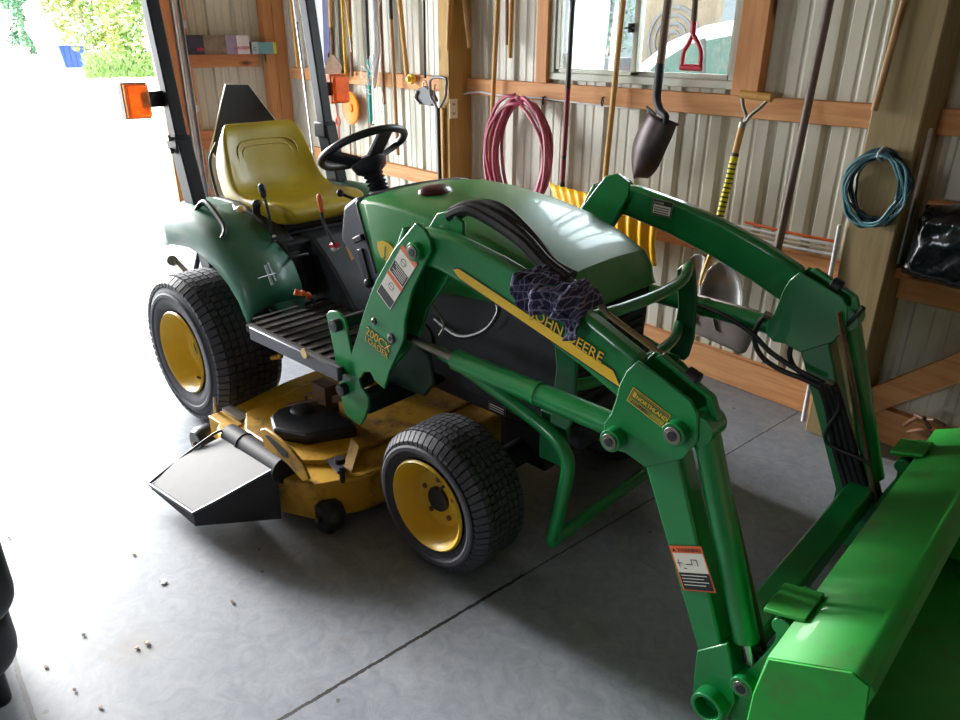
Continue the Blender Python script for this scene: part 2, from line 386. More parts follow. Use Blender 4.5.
b = mb(BLACKM); q = wp(632, 28, 1.53); b.box(q.x-.012, q.x+.012, 1.515, 1.535, q.z-.02, q.z+.02); b.tube([(q.x-.03,1.512,q.z),(q.x+.03,1.512,q.z)], .004, 8)
wloc(b.build('window_latch', win))
# ---- concrete apron and land outside
GRAV = mat('pale_gravel', '#b9b3a6', .9, col2='#d2cdc2', scale=3, bump=.5, bscale=20)
struct(mb(GRAV).box(-90, XE-.3, -60, 60, -.16, -.03).box(XE-.3, 30, YW+.05, 60, -.16, -.03).build('ground'))
GRASS = mat('rough_grass', '#5c7a2c', .9, col2='#8a9a45', scale=2)
# ---- forest beyond the door
LEAF = [mat('leaf_green', '#3f5a1a', .6, col2='#546c22', scale=3), mat('leaf_yellow', '#666818', .6, col2='#4f651e', scale=3), mat('leaf_blue_green', '#35573c', .6, col2='#446849', scale=3)]
BARK = mat('bark', '#77705f', .9, col2='#8f8a7a', scale=4, stretch=(4,4,.6), bump=.5)
def tree(px, x, h, cr, kind, lab_, seed, base=.6):
    rnd = random.Random(seed); g = wpx(px, 60, x); y = g.y
    root = empty('tree', (x, y, -.03)); tag(root, lab_, 'tree', 'trees beyond the open door')
    b = mb(BARK); pts = [(rnd.uniform(-.15,.15)*i, rnd.uniform(-.15,.15)*i, h*i/5) for i in range(6)]
    b.tube(pts, .18, 8, smooth=3, rr=[.2*(1-i*.15) for i in range(6)])
    for k in range(7):
        z = h*rnd.uniform(.2,.8); a = rnd.uniform(0, 2*PI); b.tube([(0,0,z),(math.cos(a)*cr*.4, math.sin(a)*cr*.4, z+.3),(math.cos(a)*cr*.8, math.sin(a)*cr*.8, z+.5)], .04, 6, smooth=2)
    b.build('trunk', root)
    b = mb(LEAF[kind])
    for k in range(1500):
        z = base+(h*1.1-base)*rnd.random()**1.2; rad = cr*(1-.6*z/(h*1.1))*math.sqrt(rnd.random()); a = rnd.uniform(0, 2*PI)
        c = Vector((rad*math.cos(a), rad*math.sin(a), z)); c += Vector([noise.noise(c*.9+Vector((seed,7*i,0)))*.7 for i in range(3)])
        u = Vector([rnd.gauss(0,1) for _ in range(3)]).normalized(); w = u.orthogonal().normalized(); s_ = rnd.uniform(.09,.2)
        b.f([b.v(c-u*s_), b.v(c+w*s_*.5), b.v(c+u*s_), b.v(c-w*s_*.5)])
    b.build('foliage', root, recalc=False)
TL = ['thin blue-green conifer leftmost at the edge of the forest clearing','loose yellow-green tree growing right above the blue container','tall pale trunked tree with yellow-green leaves just right of the blue container','bushy green tree in the middle of the forest edge','pale trunked tree right of the bushy tree at the forest edge','yellow-leaved tree standing close left of the black tractor roll bar','green tree behind the black tractor roll bar at the forest edge']
for i, (px, x, h, cr, k, bs) in enumerate([(28,-44,7,.8,2,1.0),(72,-50,8,1.8,1,2.2),(92,-41.5,8,1.2,1,1.2),(112,-40.5,9,1.5,0,.2),(122,-46,9,1.4,1,.3),(134,-37,8,1.2,1,.3),(152,-33.5,9,1.2,0,.1)]):
    tree(px, x, h, cr, k, TL[i], 11+i, bs)
b = mb(LEAF[0]); rnd = random.Random(4)
for k in range(2600):
    px = rnd.uniform(83, 158); x = rnd.uniform(-35.5, -31.5); p = wpx(px, 60, x); c = Vector((x, p.y, rnd.random()**2*.9)); u = Vector((rnd.gauss(0,.5), rnd.gauss(0,.5), 1)).normalized(); w = u.orthogonal().normalized(); s_ = rnd.uniform(.1,.25)
    b.f([b.v(c-w*s_*.15), b.v(c+w*s_*.15), b.v(c+u*s_)])
    if k % 3 == 0: b.f([b.v(c-w*s_*.5), b.v(c+u*s_*.3), b.v(c+w*s_*.5), b.v(c-u*s_*.3)])
tag(b.build('undergrowth', recalc=False), 'low green undergrowth and grass along the forest edge beyond the open door', 'undergrowth', kind='stuff')
# blue container outside
BLUE = mat('blue_paint', '#04297a', .5, col2='#052e86', scale=4)
x_ = -45.0; ya = wpx(61, 60, x_).y; yb = wpx(89, 60, x_).y
zt = wpx(61, 45.5, x_).z; zb = -.03
b = mb(BLUE); ys = sorted((ya, yb)); sgn = 1 if ya < yb else -1
b.prism([(x_, ya, zt), (x_, yb, zt), (x_, yb, zb), (x_, ya+sgn*.18, zb)], (-1.4, 0, 0))
for k in range(1, 5): yy = ya+(yb-ya)*k/5; b.box(x_, x_+.04, yy-.03, yy+.03, zb+.05, zt-.08)
root = empty('container', (x_, ya, 0)); tag(root, 'bright blue steel container outside beyond the open garage door', 'container')
o = b.build('container_body', root); o.matrix_parent_inverse = Matrix.Translation(-root.location)
b = mb(BLUE); b.box(x_-1.42, x_+.05, ys[0]-.05, ys[1]+.05, zt-.06, zt)
o = b.build('container_rim', root); o.matrix_parent_inverse = Matrix.Translation(-root.location)
# ---- things seen through the window
def setp(o, root): o.parent = root; o.matrix_parent_inverse = Matrix.Translation(-root.location); return o
# white parked car, close behind the glass
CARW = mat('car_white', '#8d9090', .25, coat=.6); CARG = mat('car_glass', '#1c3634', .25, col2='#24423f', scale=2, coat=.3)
YC = 3.1
def wc(px, py): q = wp(px, py, YC); return (q.x, q.z)
roof = [wc(590,98), wc(625,75), wc(665,42), wc(700,26), wc(745,17), wc(800,14), wc(900,16), wc(1000,40), wc(1010,150), wc(590,150)]
car = empty('car', (wp(680, 100, YC).x, YC+.8, 0)); tag(car, 'white car parked outside right behind the window glass', 'car')
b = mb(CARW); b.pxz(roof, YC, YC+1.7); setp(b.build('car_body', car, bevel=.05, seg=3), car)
glass = [wc(625,100), wc(655,66), wc(690,44), wc(745,33), wc(800,34), wc(800,100)]
b = mb(CARG); b.pxz(glass, YC-.01, YC+.02); setp(b.build('side_window', car), car)
b = mb(BLACK); setp(b.pxz([wc(700,40),wc(706,38),wc(706,100),wc(700,100)], YC-.014, YC-.008).build('pillar', car), car)
for xx in (wp(625,100,YC).x+.1, wp(900,100,YC).x):
    b = mb(RUBBER); b.lathe([(0,.2),(0,.33),(.2,.33),(.2,.2)], (xx, YC-.02, .30), 'y', 24, closed=True); b.use(STEEL).lathe([(.02,0),(.02,.2),(.1,.2)], (xx, YC-.02, .30), 'y', 24); setp(b.build('wheel', car), car)
# archery butt: tan board with dark rings
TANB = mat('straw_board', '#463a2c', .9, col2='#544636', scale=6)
t0 = wp(672, 40, 4.6); t1 = wp(702, 20, 4.6)
R_ = .42
tg = empty('round_target', (t0.x, 5.7, 0)); tag(tg, 'round tan target board with dark rings outside behind the window', 'target')
tc_ = wp(673, 40, 5.7)
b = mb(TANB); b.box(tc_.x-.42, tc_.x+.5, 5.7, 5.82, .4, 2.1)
for xx in (-.4, .42): b.box(tc_.x+xx, tc_.x+xx+.06, 5.75, 5.81, -.03, .4)
setp(b.build('target_board', tg), tg)
b = mb(BLACK)
for r in (.07, .15, .23, .31): b.lathe([(0,r),(-.01,r),(-.01,r+.03),(0,r+.03)], (tc_.x, 5.7, tc_.z), 'y', 36)
setp(b.build('target_rings', tg), tg)
# neighbouring house with a window
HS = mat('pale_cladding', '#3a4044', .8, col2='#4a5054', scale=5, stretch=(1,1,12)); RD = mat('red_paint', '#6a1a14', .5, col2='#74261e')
hx0, hx1 = -10.5, -3.6; YH = 9.5
hs = empty('house', ((hx0+hx1)/2, YH, 0)); tag(hs, 'pale clad house with a white framed window seen through the left window pane', 'house')
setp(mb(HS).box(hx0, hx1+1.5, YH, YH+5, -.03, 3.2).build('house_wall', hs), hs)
HR = mat('roof_grey', '#6c6c70', .9); setp(mb(HR).prism([(hx0-.4, YH-.5, 3.2), (hx1+1.9, YH-.5, 3.2), (hx1+1.9, YH+2.5, 4.8), (hx0-.4, YH+2.5, 4.8)], (0,0,.12)).build('roof', hs), hs)
q0 = wp(583, 60, YH-.02); q1 = wp(612, 20, YH-.02)
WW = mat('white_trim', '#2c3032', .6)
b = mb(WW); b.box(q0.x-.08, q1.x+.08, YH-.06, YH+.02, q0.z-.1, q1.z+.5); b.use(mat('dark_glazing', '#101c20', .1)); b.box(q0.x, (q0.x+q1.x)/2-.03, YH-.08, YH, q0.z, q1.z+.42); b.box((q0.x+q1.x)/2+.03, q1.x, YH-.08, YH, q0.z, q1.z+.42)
setp(b.build('house_window', hs), hs)
# red tractor-like mower parked outside (blurred red patches)
rm = empty('red_machine', (wp(618, 74, 5.0).x, 5.0, 0)); tag(rm, 'red and white garden machine parked outside behind the window', 'garden machine')
q = wp(618, 78, 5.0); b = mb(RD)
b.pxz([(q.x-.55, .55), (q.x-.55, .95), (q.x-.35, 1.18), (q.x+.05, 1.2), (q.x+.15, .95), (q.x+.6, .9), (q.x+.62, .5)], 4.8, 5.3)
setp(b.build('body', rm, bevel=.03), rm)
for xx in (-.4, .4):
    b = mb(BLACK); b.lathe([(0,.12),(0,.28),(.16,.28),(.16,.12)], (q.x+xx, 4.7, .25), 'y', 20, closed=True); setp(b.build('wheel', rm), rm)
b = mb(BLACK); b.box(q.x-.2, q.x+.05, 4.85, 5.2, 1.2, 1.35); setp(b.build('machine_seat', rm), rm)
# frosty looking shrub outside left pane
SHR = mat('grey_green_leaf', '#2c3a32', .8, col2='#3a4a40')
for (px_, yy, lb) in ((585, 7.4, 'grey-green leafy bush outside the left pane, in front of the pale house'),):
    g = wp(px_, 60, yy); root = empty('bush', (g.x, yy, -.03)); tag(root, lb, 'bush')
    b = mb(BARK); 
    for k in range(6): a = k*PI/3; b.tube([(0,0,0),(.3*math.cos(a),.3*math.sin(a),.9),(.5*math.cos(a),.5*math.sin(a),1.7)], .02, 6, smooth=2)
    b.build('stem', root); b = mb(SHR); rnd = random.Random(3)
    for k in range(1600):
        c = Vector((rnd.gauss(0,.5), rnd.gauss(0,.35), abs(rnd.gauss(1.3,.5)))); u = Vector([rnd.gauss(0,1) for _ in range(3)]).normalized(); w = u.orthogonal().normalized(); s_ = .05
        b.f([b.v(c-u*s_), b.v(c+w*s_*.5), b.v(c+u*s_), b.v(c-w*s_*.5)])
    b.build('foliage', root, recalc=False)
# ================================================================= THE TRACTOR (x forward, y to its left, z up)
TR = empty('tractor', (.015,.002,.0), -RHO)
tag(TR, 'green and yellow compact tractor with front loader bucket and mower deck on the garage floor', 'tractor')
def P(name, b, parent=None, **k): return b.build(name, parent or TR, **k)
YS = -.015                                   # the machine's plane of symmetry
def mir(y): return 2*YS - y
# ---- wheels
def wheel(cx, cy, R, rw, rimr, out, lugs, n_, tw):
    """out: -1 when the outer face looks to -y. tw: tyre width"""
    s = out
    Y = lambda d: cy - s*d                   # d metres inwards from the outer face
    b = mb(RUBBER)
    pr = [(.035, rimr), (.012, rimr+.012), (.0, rimr+.035), (-.004, (rimr+R)/2), (.006, R-.045), (.022, R-.02), (.05, R-.010), (tw*.5, R-.004), (tw-.05, R-.010), (tw-.022, R-.02), (tw-.006, R-.045), (tw+.004, (rimr+R)/2), (tw, rimr+.035), (tw-.012, rimr+.012), (tw-.035, rimr)]
    b.lathe([(-s*d, r) for d, r in pr], (cx, cy, R), 'y', 72)
    rows = 9; bw = (tw-.024)/rows
    for j in range(rows):
        d0 = .012+j*bw
        edge = j in (0, rows-1)
        for i in range(n_):
            a = 2*PI*(i+(.12 if j % 2 else 0))/n_; da = 2*PI/n_*.40; tilt = .22*da*(1 if j < 5 else -1)
            ro = R+.002 - (0 if not edge else .010); ri = R-.02
            if edge: ro2, d_out = R-.028, (d0-.014 if j == 0 else d0+bw+.014)
            def pt(r, ang, d): return (cx+r*math.cos(ang), Y(d), R+r*math.sin(ang))
            e = bw*.10
            if edge and j == 0: q = [(d0-.008, R-.024, R-.04), (d0+bw-e, R-.001, ri)]
            elif edge: q = [(d0+e, R-.001, ri), (d0+bw+.008, R-.024, R-.04)]
            else: q = [(d0+e, ro, ri), (d0+bw-e, ro, ri)]
            V = []
            for (d, r_o, r_i), tt in zip(q, (-tilt, tilt)):
                for rr_ in (r_i, r_o):
                    for sg in (-1, 1): V.append(b.v(pt(rr_, a+sg*da+tt, d)))
            for qf in ((2,3,7,6),(0,2,6,4),(1,5,7,3),(0,1,3,2),(4,6,7,5)): b.f([V[i_] for i_ in qf])
    # raised lettering band on the sidewall
    b.lathe([(s*.003, (rimr+R)/2+.012), (s*.007, (rimr+R)/2+.006), (s*.007, (rimr+R)/2-.006), (s*.003, (rimr+R)/2-.012)], (cx, cy, R), 'y', 72)
    w = b.build('wheel', TR, smooth=30)
    b = mb(YELLOW_RIM)
    rp = [(.004, rimr+.010), (-.003, rimr+.004), (.006, rimr-.006), (.03, rimr-.014), (.05, rimr-.03), (.085, rimr-.036), (.10, rimr-.05), (.103, rimr*.62), (.092, rimr*.60), (.09, rimr*.33), (.09, 0)]
    if lugs: rp = [(.004, rimr+.010), (-.003, rimr+.004), (.006, rimr-.006), (.03, rimr-.014), (.042, rimr-.020), (.062, rimr-.026), (.072, rimr*.74), (.074, rimr*.68), (.062, rimr*.65), (.060, rimr*.33), (.060, 0)]
    b.lathe([(-s*d, r) for d, r in rp], (cx, cy, R), 'y', 64)
    b.lathe([(-s*(tw-.004), rimr+.010), (-s*(tw-.03), rimr-.014), (-s*(tw-.05), .03)], (cx, cy, R), 'y', 48)
    b.build('rim', w, smooth=45)
    b = mb(BLACK)
    if lugs:
        b.lathe([(-s*.064, rimr*.29), (-s*.050, rimr*.29), (-s*.044, rimr*.25), (-s*.044, 0)], (cx, cy, R), 'y', 32)
        b.build('hub', w)
        for i in range(5):
            a = 2*PI*i/5+.35; b = mb(RUST); c = Vector((cx+rimr*.47*math.cos(a), cy, R+rimr*.47*math.sin(a)))
            b.lathe([(-s*.062, .0095), (-s*.054, .0085), (-s*.054, 0)], c, 'y', 6); b.build('lug_bolt', w)
    else:
        b.lathe([(-s*.092, .05), (-s*.08, .045), (-s*.08, 0)], (cx, cy, R), 'y', 24); b.build('hub', w)
    b = mb(BLACK); a = 1.0 if lugs else -.9
    c = Vector((cx+(rimr-.03)*math.cos(a), Y(.045), R+(rimr-.03)*math.sin(a))); b.cyl(c, c+Vector((-.02*math.cos(a), s*.03, -.02*math.sin(a))), .005, 8); b.build('valve', w)
    return w
RF, RR = .2355, .322
wheel(1.465, -.575, RF, 0, .142, -1, True, 60, .215)
wheel(1.465, mir(-.575), RF, 0, .142, 1, True, 60, .215)
wheel(0, -.61, RR, 0, .170, -1, False, 60, .30)
wheel(0, mir(-.61), RR, 0, .170, 1, False, 60, .30)
# ---- drive train and chassis
b = mb(DARK)
b.cyl((0,-.33,RR), (0,.30,RR), .085, 20); b.box(-.22, .62, -.13, .10, .24, .56); b.box(.6, 1.72, -.14, .11, .34, .50)
P('chassis', b, bevel=.012)
b = mb(DARK); b.cyl((1.465,-.37,RF), (1.465,.34,RF), .045, 14); b.box(1.36, 1.57, -.12, .09, .19, .38)
for s in (-1, 1):
    y = YS+s*.335; b.cyl((1.465, y, RF-.08), (1.465, y, RF+.10), .06, 14)
P('front_axle', b, bevel=.008)
# engine block behind the side panels
b = mb(DARK); b.box(1.0, 1.66, -.20, .17, .46, .79); b.box(1.05, 1.3, -.235, -.19, .52, .72); b.box(1.4, 1.62, -.24, -.19, .5, .66)
b.cyl((1.12,-.26,.60), (1.12,-.19,.60), .06, 20); b.cyl((1.3,-.27,.56), (1.3,-.19,.56), .035, 16)
for k in range(5): b.box(1.02+k*.13, 1.05+k*.13, -.215, -.19, .66, .80)
P('engine', b, bevel=.006)
b = mb(DARK); b.pxz([(1.02,.50),(1.69,.44),(1.70,.83),(1.5,.83),(1.05,.81)], -.255, -.25)
P('side_panel', b, bevel=.002)
b = mb(DARK); b.pxz([(1.02,.50),(1.69,.44),(1.70,.83),(1.5,.83),(1.05,.81)], .22, .225); P('side_panel', b, bevel=.002)
b = mb(DARK); b.box(1.68, 1.705, -.23, .20, .40, .83)
for k in range(13): b.box(1.703, 1.712, -.22, .19, .43+k*.030, .442+k*.030)
P('front_grille', b, bevel=.003)
b = mb(STEEL); q = tp(432,318,-.262); pts = [q, tp(455,335,-.30), tp(480,330,-.31), tp(494,312,-.30), tp(492,300,-.27)]
b = mb(HOSE); b.tube(pts, .007, 8, smooth=6); P('radiator_hose', b)
# ---- hood
secs = [ # x, half width at shoulder, z centre, z shoulder, half width bottom, z bottom
 (.855,.268,1.050,1.030,.283,.80), (.95,.274,1.064,1.038,.287,.80), (1.1,.277,1.062,1.034,.288,.80), (1.3,.274,1.042,1.014,.285,.81),
 (1.45,.266,1.013,.988,.277,.82), (1.58,.250,.972,.950,.262,.825), (1.675,.234,.928,.912,.246,.83), (1.715,.214,.888,.878,.228,.83), (1.745,.17,.856,.85,.19,.832)]
def hood_pt(x, w, zc, zs, wb, zb, t):     # t -1..1
    s = 1 if t > 0 else -1; a = abs(t)
    if a < .62:
        u = a/.62; y = w*.93*u; z = zc-(zc-zs)*.72*u**2.2
    elif a < .74:
        u = (a-.62)/.12; y = w*(.93+.07*math.sin(u*PI/2)); z = zs+(zc-zs)*.28*(1-u) - (.012)*u*u
    else:
        u = (a-.74)/.26; y = w+(wb-w)*u; z = (zs-.012)+(zb-(zs-.012))*u
    return Vector((x, YS+s*y, z))
def lerp_secs(secs, k):
    out = []
    for i in range(len(secs)-1):
        for j in range(k): t = j/k; out.append(tuple(a+(c-a)*t for a, c in zip(secs[i], secs[i+1])))
    return out+[secs[-1]]
ts = [-1,-.9,-.82,-.74,-.71,-.68,-.65,-.62,-.55,-.45,-.33,-.2,-.08]; ts = ts+[0]+[-t for t in ts[::-1]]
b = mb(GREEN_HOOD)
rows = []
for s in lerp_secs(secs, 2):
    r = [hood_pt(*s, t) for t in ts]
    if s[0] < 1.0:                        # rear edge rakes forward down the side
        for i, t in enumerate(ts):
            if abs(t) > .74: r[i].x += (abs(t)-.74)/.26*.10*(1-(s[0]-.855)/.145)
    rows.append(r)
V = b.grid(rows); tip = b.v((1.754, YS, .842))
for k in range(len(ts)-1): b.f([V[-1][k], V[-1][k+1], tip])
b.f([V[-1][-1], V[-1][0], tip])
P('hood', b, solid=.006, smooth=18, recalc=True)
hood = bpy.data.objects['hood']
b = mb(BLACK)                             # dark seal between hood and dash
for s in (0,): 
    r = [hood_pt(*secs[0], t) for t in ts]
    for i, t in enumerate(ts):
        if abs(t) > .74: r[i].x += (abs(t)-.74)/.26*.10
    b.tube([p+Vector((-.006,0,.0)) for p in r], .008, 6)
b.build('hood_seal', hood)
# leaf badge and script on the hood side
b = mb(YEL_D); yb_ = -.315
o0 = tp(374,243,-.31); 
b.pxz([tp(374,241,-.305), tp(379,240,-.305), tp(385,242,-.305), tp(390,247,-.305), tp(392,254,-.305), tp(389,261,-.305), tp(383,260,-.305), tp(378,256,-.305), tp(375,249,-.305)], -.3055, -.302)
lx = tp(400,258,-.3)-tp(384,250,-.3)
b.use(GREEN_DARK).text('J', tp(381,255,-.307), (1,0,-.12), (.12,0,1), .05, .0012, bold=.02); b.use(YEL_D).text('John Deere', tp(390,254,-.306), (1,0,-.12), (.12,0,1), .05, .001)
b.build('hood_badge', hood)
b = mb(RED_LENS); q = Vector((1.045, YS-.09, 1.064)); b.ball(q, .06, 20, (1,1,1))
for v in b.bm.verts: v.co = Vector((q.x+(v.co.x-q.x)*.85, q.y+(v.co.y-q.y)*1.1, q.z+(v.co.z-q.z)*.42))
b.build('fuel_cap', hood)
# ---- dash console
b = mb(PANEL)
cs = [(.70,.84),(.715,1.0),(.80,1.055),(.852,1.05)]
b.pxz([(.735,.88),(.765,1.0),(.84,1.045),(.868,1.04),(.965,.86),(1.0,.70),(.97,.62),(.93,.60),(.89,.72),(.80,.82)], -.285, -.235)
b.pxz([(.735,.88),(.765,1.0),(.84,1.045),(.868,1.04),(.965,.86),(1.0,.70),(.97,.62),(.93,.60),(.89,.72),(.80,.82)], .205, .255)
b.pxz([(.775,.86),(.79,1.01),(.85,1.055),(.90,1.04),(.95,.5),(.90,.42),(.84,.5)], -.236, .206)
P('dash_console', b, bevel=.015, seg=3)
b = mb(BLACK); q = tp(361,268,-.29)
b.bar(tp(357,248,-.29), tp(366,282,-.29), .01, .03, (1,0,0)); b.ball(tp(366,282,-.295), .018, 10)
b.bar(tp(352,240,-.30), tp(360,236,-.30), .02, .02); P('hood_latch', b, bevel=.003)
# ---- floor platform and fenders
b = mb(MATRUB); zf = .545
b.box(.44, 1.02, -.535, .505, zf-.03, zf)
for k in range(11): x = .41+k*.057; b.box(x, x+.022, -.51, -.14, zf, zf+.006)
P('foot_platform', b, bevel=.004)
for y0 in (-.556, .511):
    b = mb(PANEL); b.box(.50, 1.04, y0, y0+.02, zf-.038, zf+.012); P('platform_rail', b, bevel=.004)
rail = bpy.data.objects['platform_rail']
b = mb(CREAM); q = tp(302,352,-.5575); b.lathe([(0,0),(0,.018),(-.004,.018),(-.004,0)], q, 'y', 20); b.build('round_sticker', rail)
# centre tunnel and seat base
b = mb(DARK); b.pxz([(-.25,.50),(-.25,.78),(.38,.80),(.50,.70),(.62,.56),(.86,.52),(.86,.45),(.1,.40)], -.16, .13)
b.box(-.3, .36, -.27, .24, .55, .79); b.box(-.1,.27,-.20,.17,.79,.81)
P('seat_pedestal', b, bevel=.02, seg=3)
def fender(s):
    """curved sheet over the inner half of the tyre plus the inner wall"""
    Y0 = YS+s*(.49); Y1 = YS+s*.27       # outer lip and inner edge
    path = [(-.215,.725,.875),(-.17,.738,.90),(.0,.755,.90),(.12,.735,.875),(.22,.70,.84),(.30,.655,.79),(.36,.60,.73),(.40,.53,.66),(.415,.50,.60)]
    b = mb(GREEN_FENDER); rows = []
    for (x, zl, zi) in path:
        r = []
        for t, yy, up in ((0,Y0-s*.010,0),(.03,Y0,.06),(.3,Y0+s*.002,.45),(.5,Y0-s*.010,.72),(.7,Y0-s*.035,.90),(.85,Y0*.55+Y1*.45,1.0),(1,Y1,1.0)):
            z = zl+(zi-zl)*up
            r.append(Vector((x + (.05*t if x > .3 else (-.02*t if x < -.1 else 0)), yy, z)))
        rows.append(r)
    V = b.grid(rows)
    rows2 = [[rows[i][-1], rows[i][-1]+Vector((0, 0, -(rows[i][-1].z-.48)))] for i in range(len(rows))]
    b.grid(rows2)
    o = b.build('fender', TR, solid=.006, smooth=60)
    return o
fn = fender(-1); ff = fender(1)
# thin grey crossed bars on the near fender
b = mb(mat('grey_bars', '#a9adb8', .3)); q = tp(268,272,-.44)
o1 = Vector((.33,-.46,.77))
b.bar(tp(263,264,-.50), tp(270,284,-.50), .003, .01, (0,1,0)); b.bar(tp(257,277,-.50), tp(274,272,-.50), .003, .008, (0,1,0)); b.bar(tp(266,262,-.50), tp(274,280,-.50), .003, .006, (0,1,0))
lab(b.build('fender_bars', fn), 'grey crossed lines')
b = mb(BLACKM); b.tube([tp(193,212,-.44), tp(200,202,-.42), tp(207,204,-.42), tp(222,226,-.44), tp(220,238,-.47)], .010, 8, smooth=5); P('fender_handle', b)
b = mb(DARK)                                # black covers between fender and seat
b.pxz([(-.2,.80),(-.2,.90),(.0,.905),(.2,.86),(.36,.76),(.40,.60),(.2,.6)], -.285, -.20); P('lever_cover', b, bevel=.015)
b = mb(DARK); b.pxz([(-.2,.80),(-.2,.90),(.0,.905),(.2,.86),(.36,.76),(.40,.60),(.2,.6)], .17, .255); P('lever_cover', b, bevel=.015)
# ---- roll bar
b = mb(BLACKM)
def rops(s):
    y = YS+s*.365
    b = mb(BLACKM)
    b.bar((-.06,y,.60), (-.185,y,1.15), .062, .085, (1,0,0)); b.bar((-.187,y,1.14), (-.30,y,2.05), .052, .058, (1,0,0))
    b.box(-.235,-.15,y-.036,y+.036,1.10,1.17)
    o = b.build('roll_bar_post', TR, bevel=.006)
    b = mb(BLACKM); b.box(-.20,-.02,y-.06,y+.06,.865,.885); b.build('post_base', o, bevel=.004)
    return o
r1 = rops(-1); rops(1)
b = mb(BLACKM); b.bar((-.302,YS-.395,2.05), (-.302,YS+.395,2.05), .06, .06); P('roll_bar_crossbar', b, bevel=.008)
b = mb(STEEL)
for s in (-1,1):
    for z in (1.11,1.16): b.cyl((-.19,YS+s*.40,z), (-.19,YS+s*.415,z), .012, 8)
P('roll_bar_bolt', b)
def lamp(s, x):
    y = YS+s*.365
    ro = mb(BLACKM); ro.bar((-.235,y,1.31), (x-.03,y+s*.12,1.31), .06, .03, (1,0,0))
    bk = ro.build('lamp_bracket', TR, bevel=.004)
    yc = y+s*.145
    b = mb(AMBER); b.box(x-.005,x+.022,yc-.047,yc+.047,1.245,1.372); b.build('amber_lens', bk, bevel=.012, seg=3)
    b = mb(mat('lamp_shell_%d' % (s+1), '#9a8a80' if s < 0 else '#c86a24', .5)); 
    for q in ((yc-.05,yc-.044,1.241,1.376),(yc+.044,yc+.05,1.241,1.376),(yc-.044,yc+.044,1.241,1.247),(yc-.044,yc+.044,1.370,1.376)): b.box(x-.042,x-.004,*q)
    b.build('lamp_housing', bk, bevel=.002)
    b = mb(AMBER); b.box(x-.040,x-.034,yc-.044,yc+.044,1.247,1.370); b.build('amber_lens', bk)
lamp(-1, -.19); lamp(1, -.25)
# slow moving sign, seen from the front (black with pale rim)
xs = -.40
pp = [tpx(244,85,xs), tpx(228,84,xs)]
sg = [(240,84),(225,84),(208,152),(222,167),(262,172),(285,130),(246,85)]
quad = [tpx(*q, xs) for q in [(224.5,84.5),(246.5,84.5),(272,118),(305,162),(290,178),(222,166),(209.5,150)]]
cx_ = sum((q.y for q in quad))/7
b = mb(BLACK); b.prism(quad, (-.004,0,0)); sgn_ = b.build('slow_vehicle_sign', TR, bevel=.001)
b = mb(WHITE); b.tube([q+Vector((-.006,0,0)) for q in quad], .006, 6, closed=True); b.build('sign_rim', sgn_)
b = mb(BLACKM); b.bar((-.41,YS+.02,.85), (-.41,YS+.02,1.15), .03, .006, (1,0,0)); b.build('sign_bracket', sgn_)
# ---- seat
def seat():
    b = mb(SEAT_Y)
    def shell(path, th, wfun, n_=14):
        rows = []
        for (x, z, nx, nz, w, e) in path:
            r = []
            for k in range(n_+1):
                t = -1+2*k/n_
                bul = e*(abs(t)**3); yy = YS+w*math.copysign(abs(t)**.9, t)
                r.append(Vector((x+nx*bul, yy, z+nz*bul)))
            rows.append(r)
        return rows
    #   x, z, normal(toward sitter), half width, bolster lift
    path = [(-.215,1.175,.3,1,.12,.0),(-.185,1.205,.6,.8,.17,.0),(-.155,1.178,1,.2,.195,.012),(-.14,1.11,1,0,.215,.03),(-.125,1.04,1,.1,.225,.045),(-.105,.97,.9,.3,.232,.055),(-.065,.915,.7,.7,.238,.05),(.01,.893,.2,1,.24,.035),(.09,.898,0,1,.24,.025),(.18,.912,0,1,.238,.02),(.25,.918,0,1,.228,.012),(.30,.908,0,1,.205,.0),(.318,.88,0,1,.18,-.0),(.305,.845,0,1,.165,0)]
    rows = shell(path, 0, None)
    V = b.grid(rows)
    back = [(-.235,1.15,0,0,.12,0),(-.235,1.11,0,0,.19,0),(-.225,1.04,0,0,.215,0),(-.205,.97,0,0,.225,0),(-.16,.90,0,0,.232,0),(-.10,.86,0,0,.235,0),(.01,.838,0,0,.235,0),(.09,.838,0,0,.235,0),(.18,.838,0,0,.23,0),(.24,.838,0,0,.22,0),(.28,.84,0,0,.19,0),(.295,.842,0,0,.165,0)]
    B = b.grid(shell(back, 0, None))
    # close sides
    fr_ = [V[0]]; 
    idx = [0,1,2,3,4,5,6,7,8,9,10,11,12,13]; mapb = [0,0,1,1,2,3,4,6,7,8,9,10,11,11]
    for side in (0, -1):
        for i in range(13):
            a1, a2 = V[i][side], V[i+1][side]; c1, c2 = B[mapb[i]][side], B[mapb[i+1]][side]
            if c1 is c2: b.f([a1, a2, c1])
            else: b.f([a1, a2, c2, c1])
    for k in range(14): b.f([V[0][k], V[0][k+1], B[0][k+1], B[0][k]]); b.f([V[13][k], V[13][k+1], B[11][k+1], B[11][k]])
    o = b.build('seat', TR, sub=2, smooth=180)
    b = mb(SEAT_Y)
    for k, (dz, w) in enumerate([(0,.15),(.03,.125)]):
        pts = []
        for i in range(28):
            a = 2*PI*i/28; yy = w*math.copysign(abs(math.cos(a))**.45, math.cos(a)); zz = 1.03+(.10-dz*.8)*math.copysign(abs(math.sin(a))**.45, math.sin(a))
            pts.append((-.134+(1.06-zz)*.13+.055*(abs(yy)/.23)**3, YS+yy, zz))
        b.tube(pts, .0035, 6, closed=True)
    b.build('seat_stitching', o)
    return o
st = seat()
b = mb(BLACK)
for s in (-1,1):
    y = YS+s*.243
    b.tube([(-.235,y*.75,1.12),(-.232,y*.92,1.05),(-.212,y*.95,.96),(-.165,y*.97,.88),(-.05,y*.97,.84)], .007, 8, smooth=4)
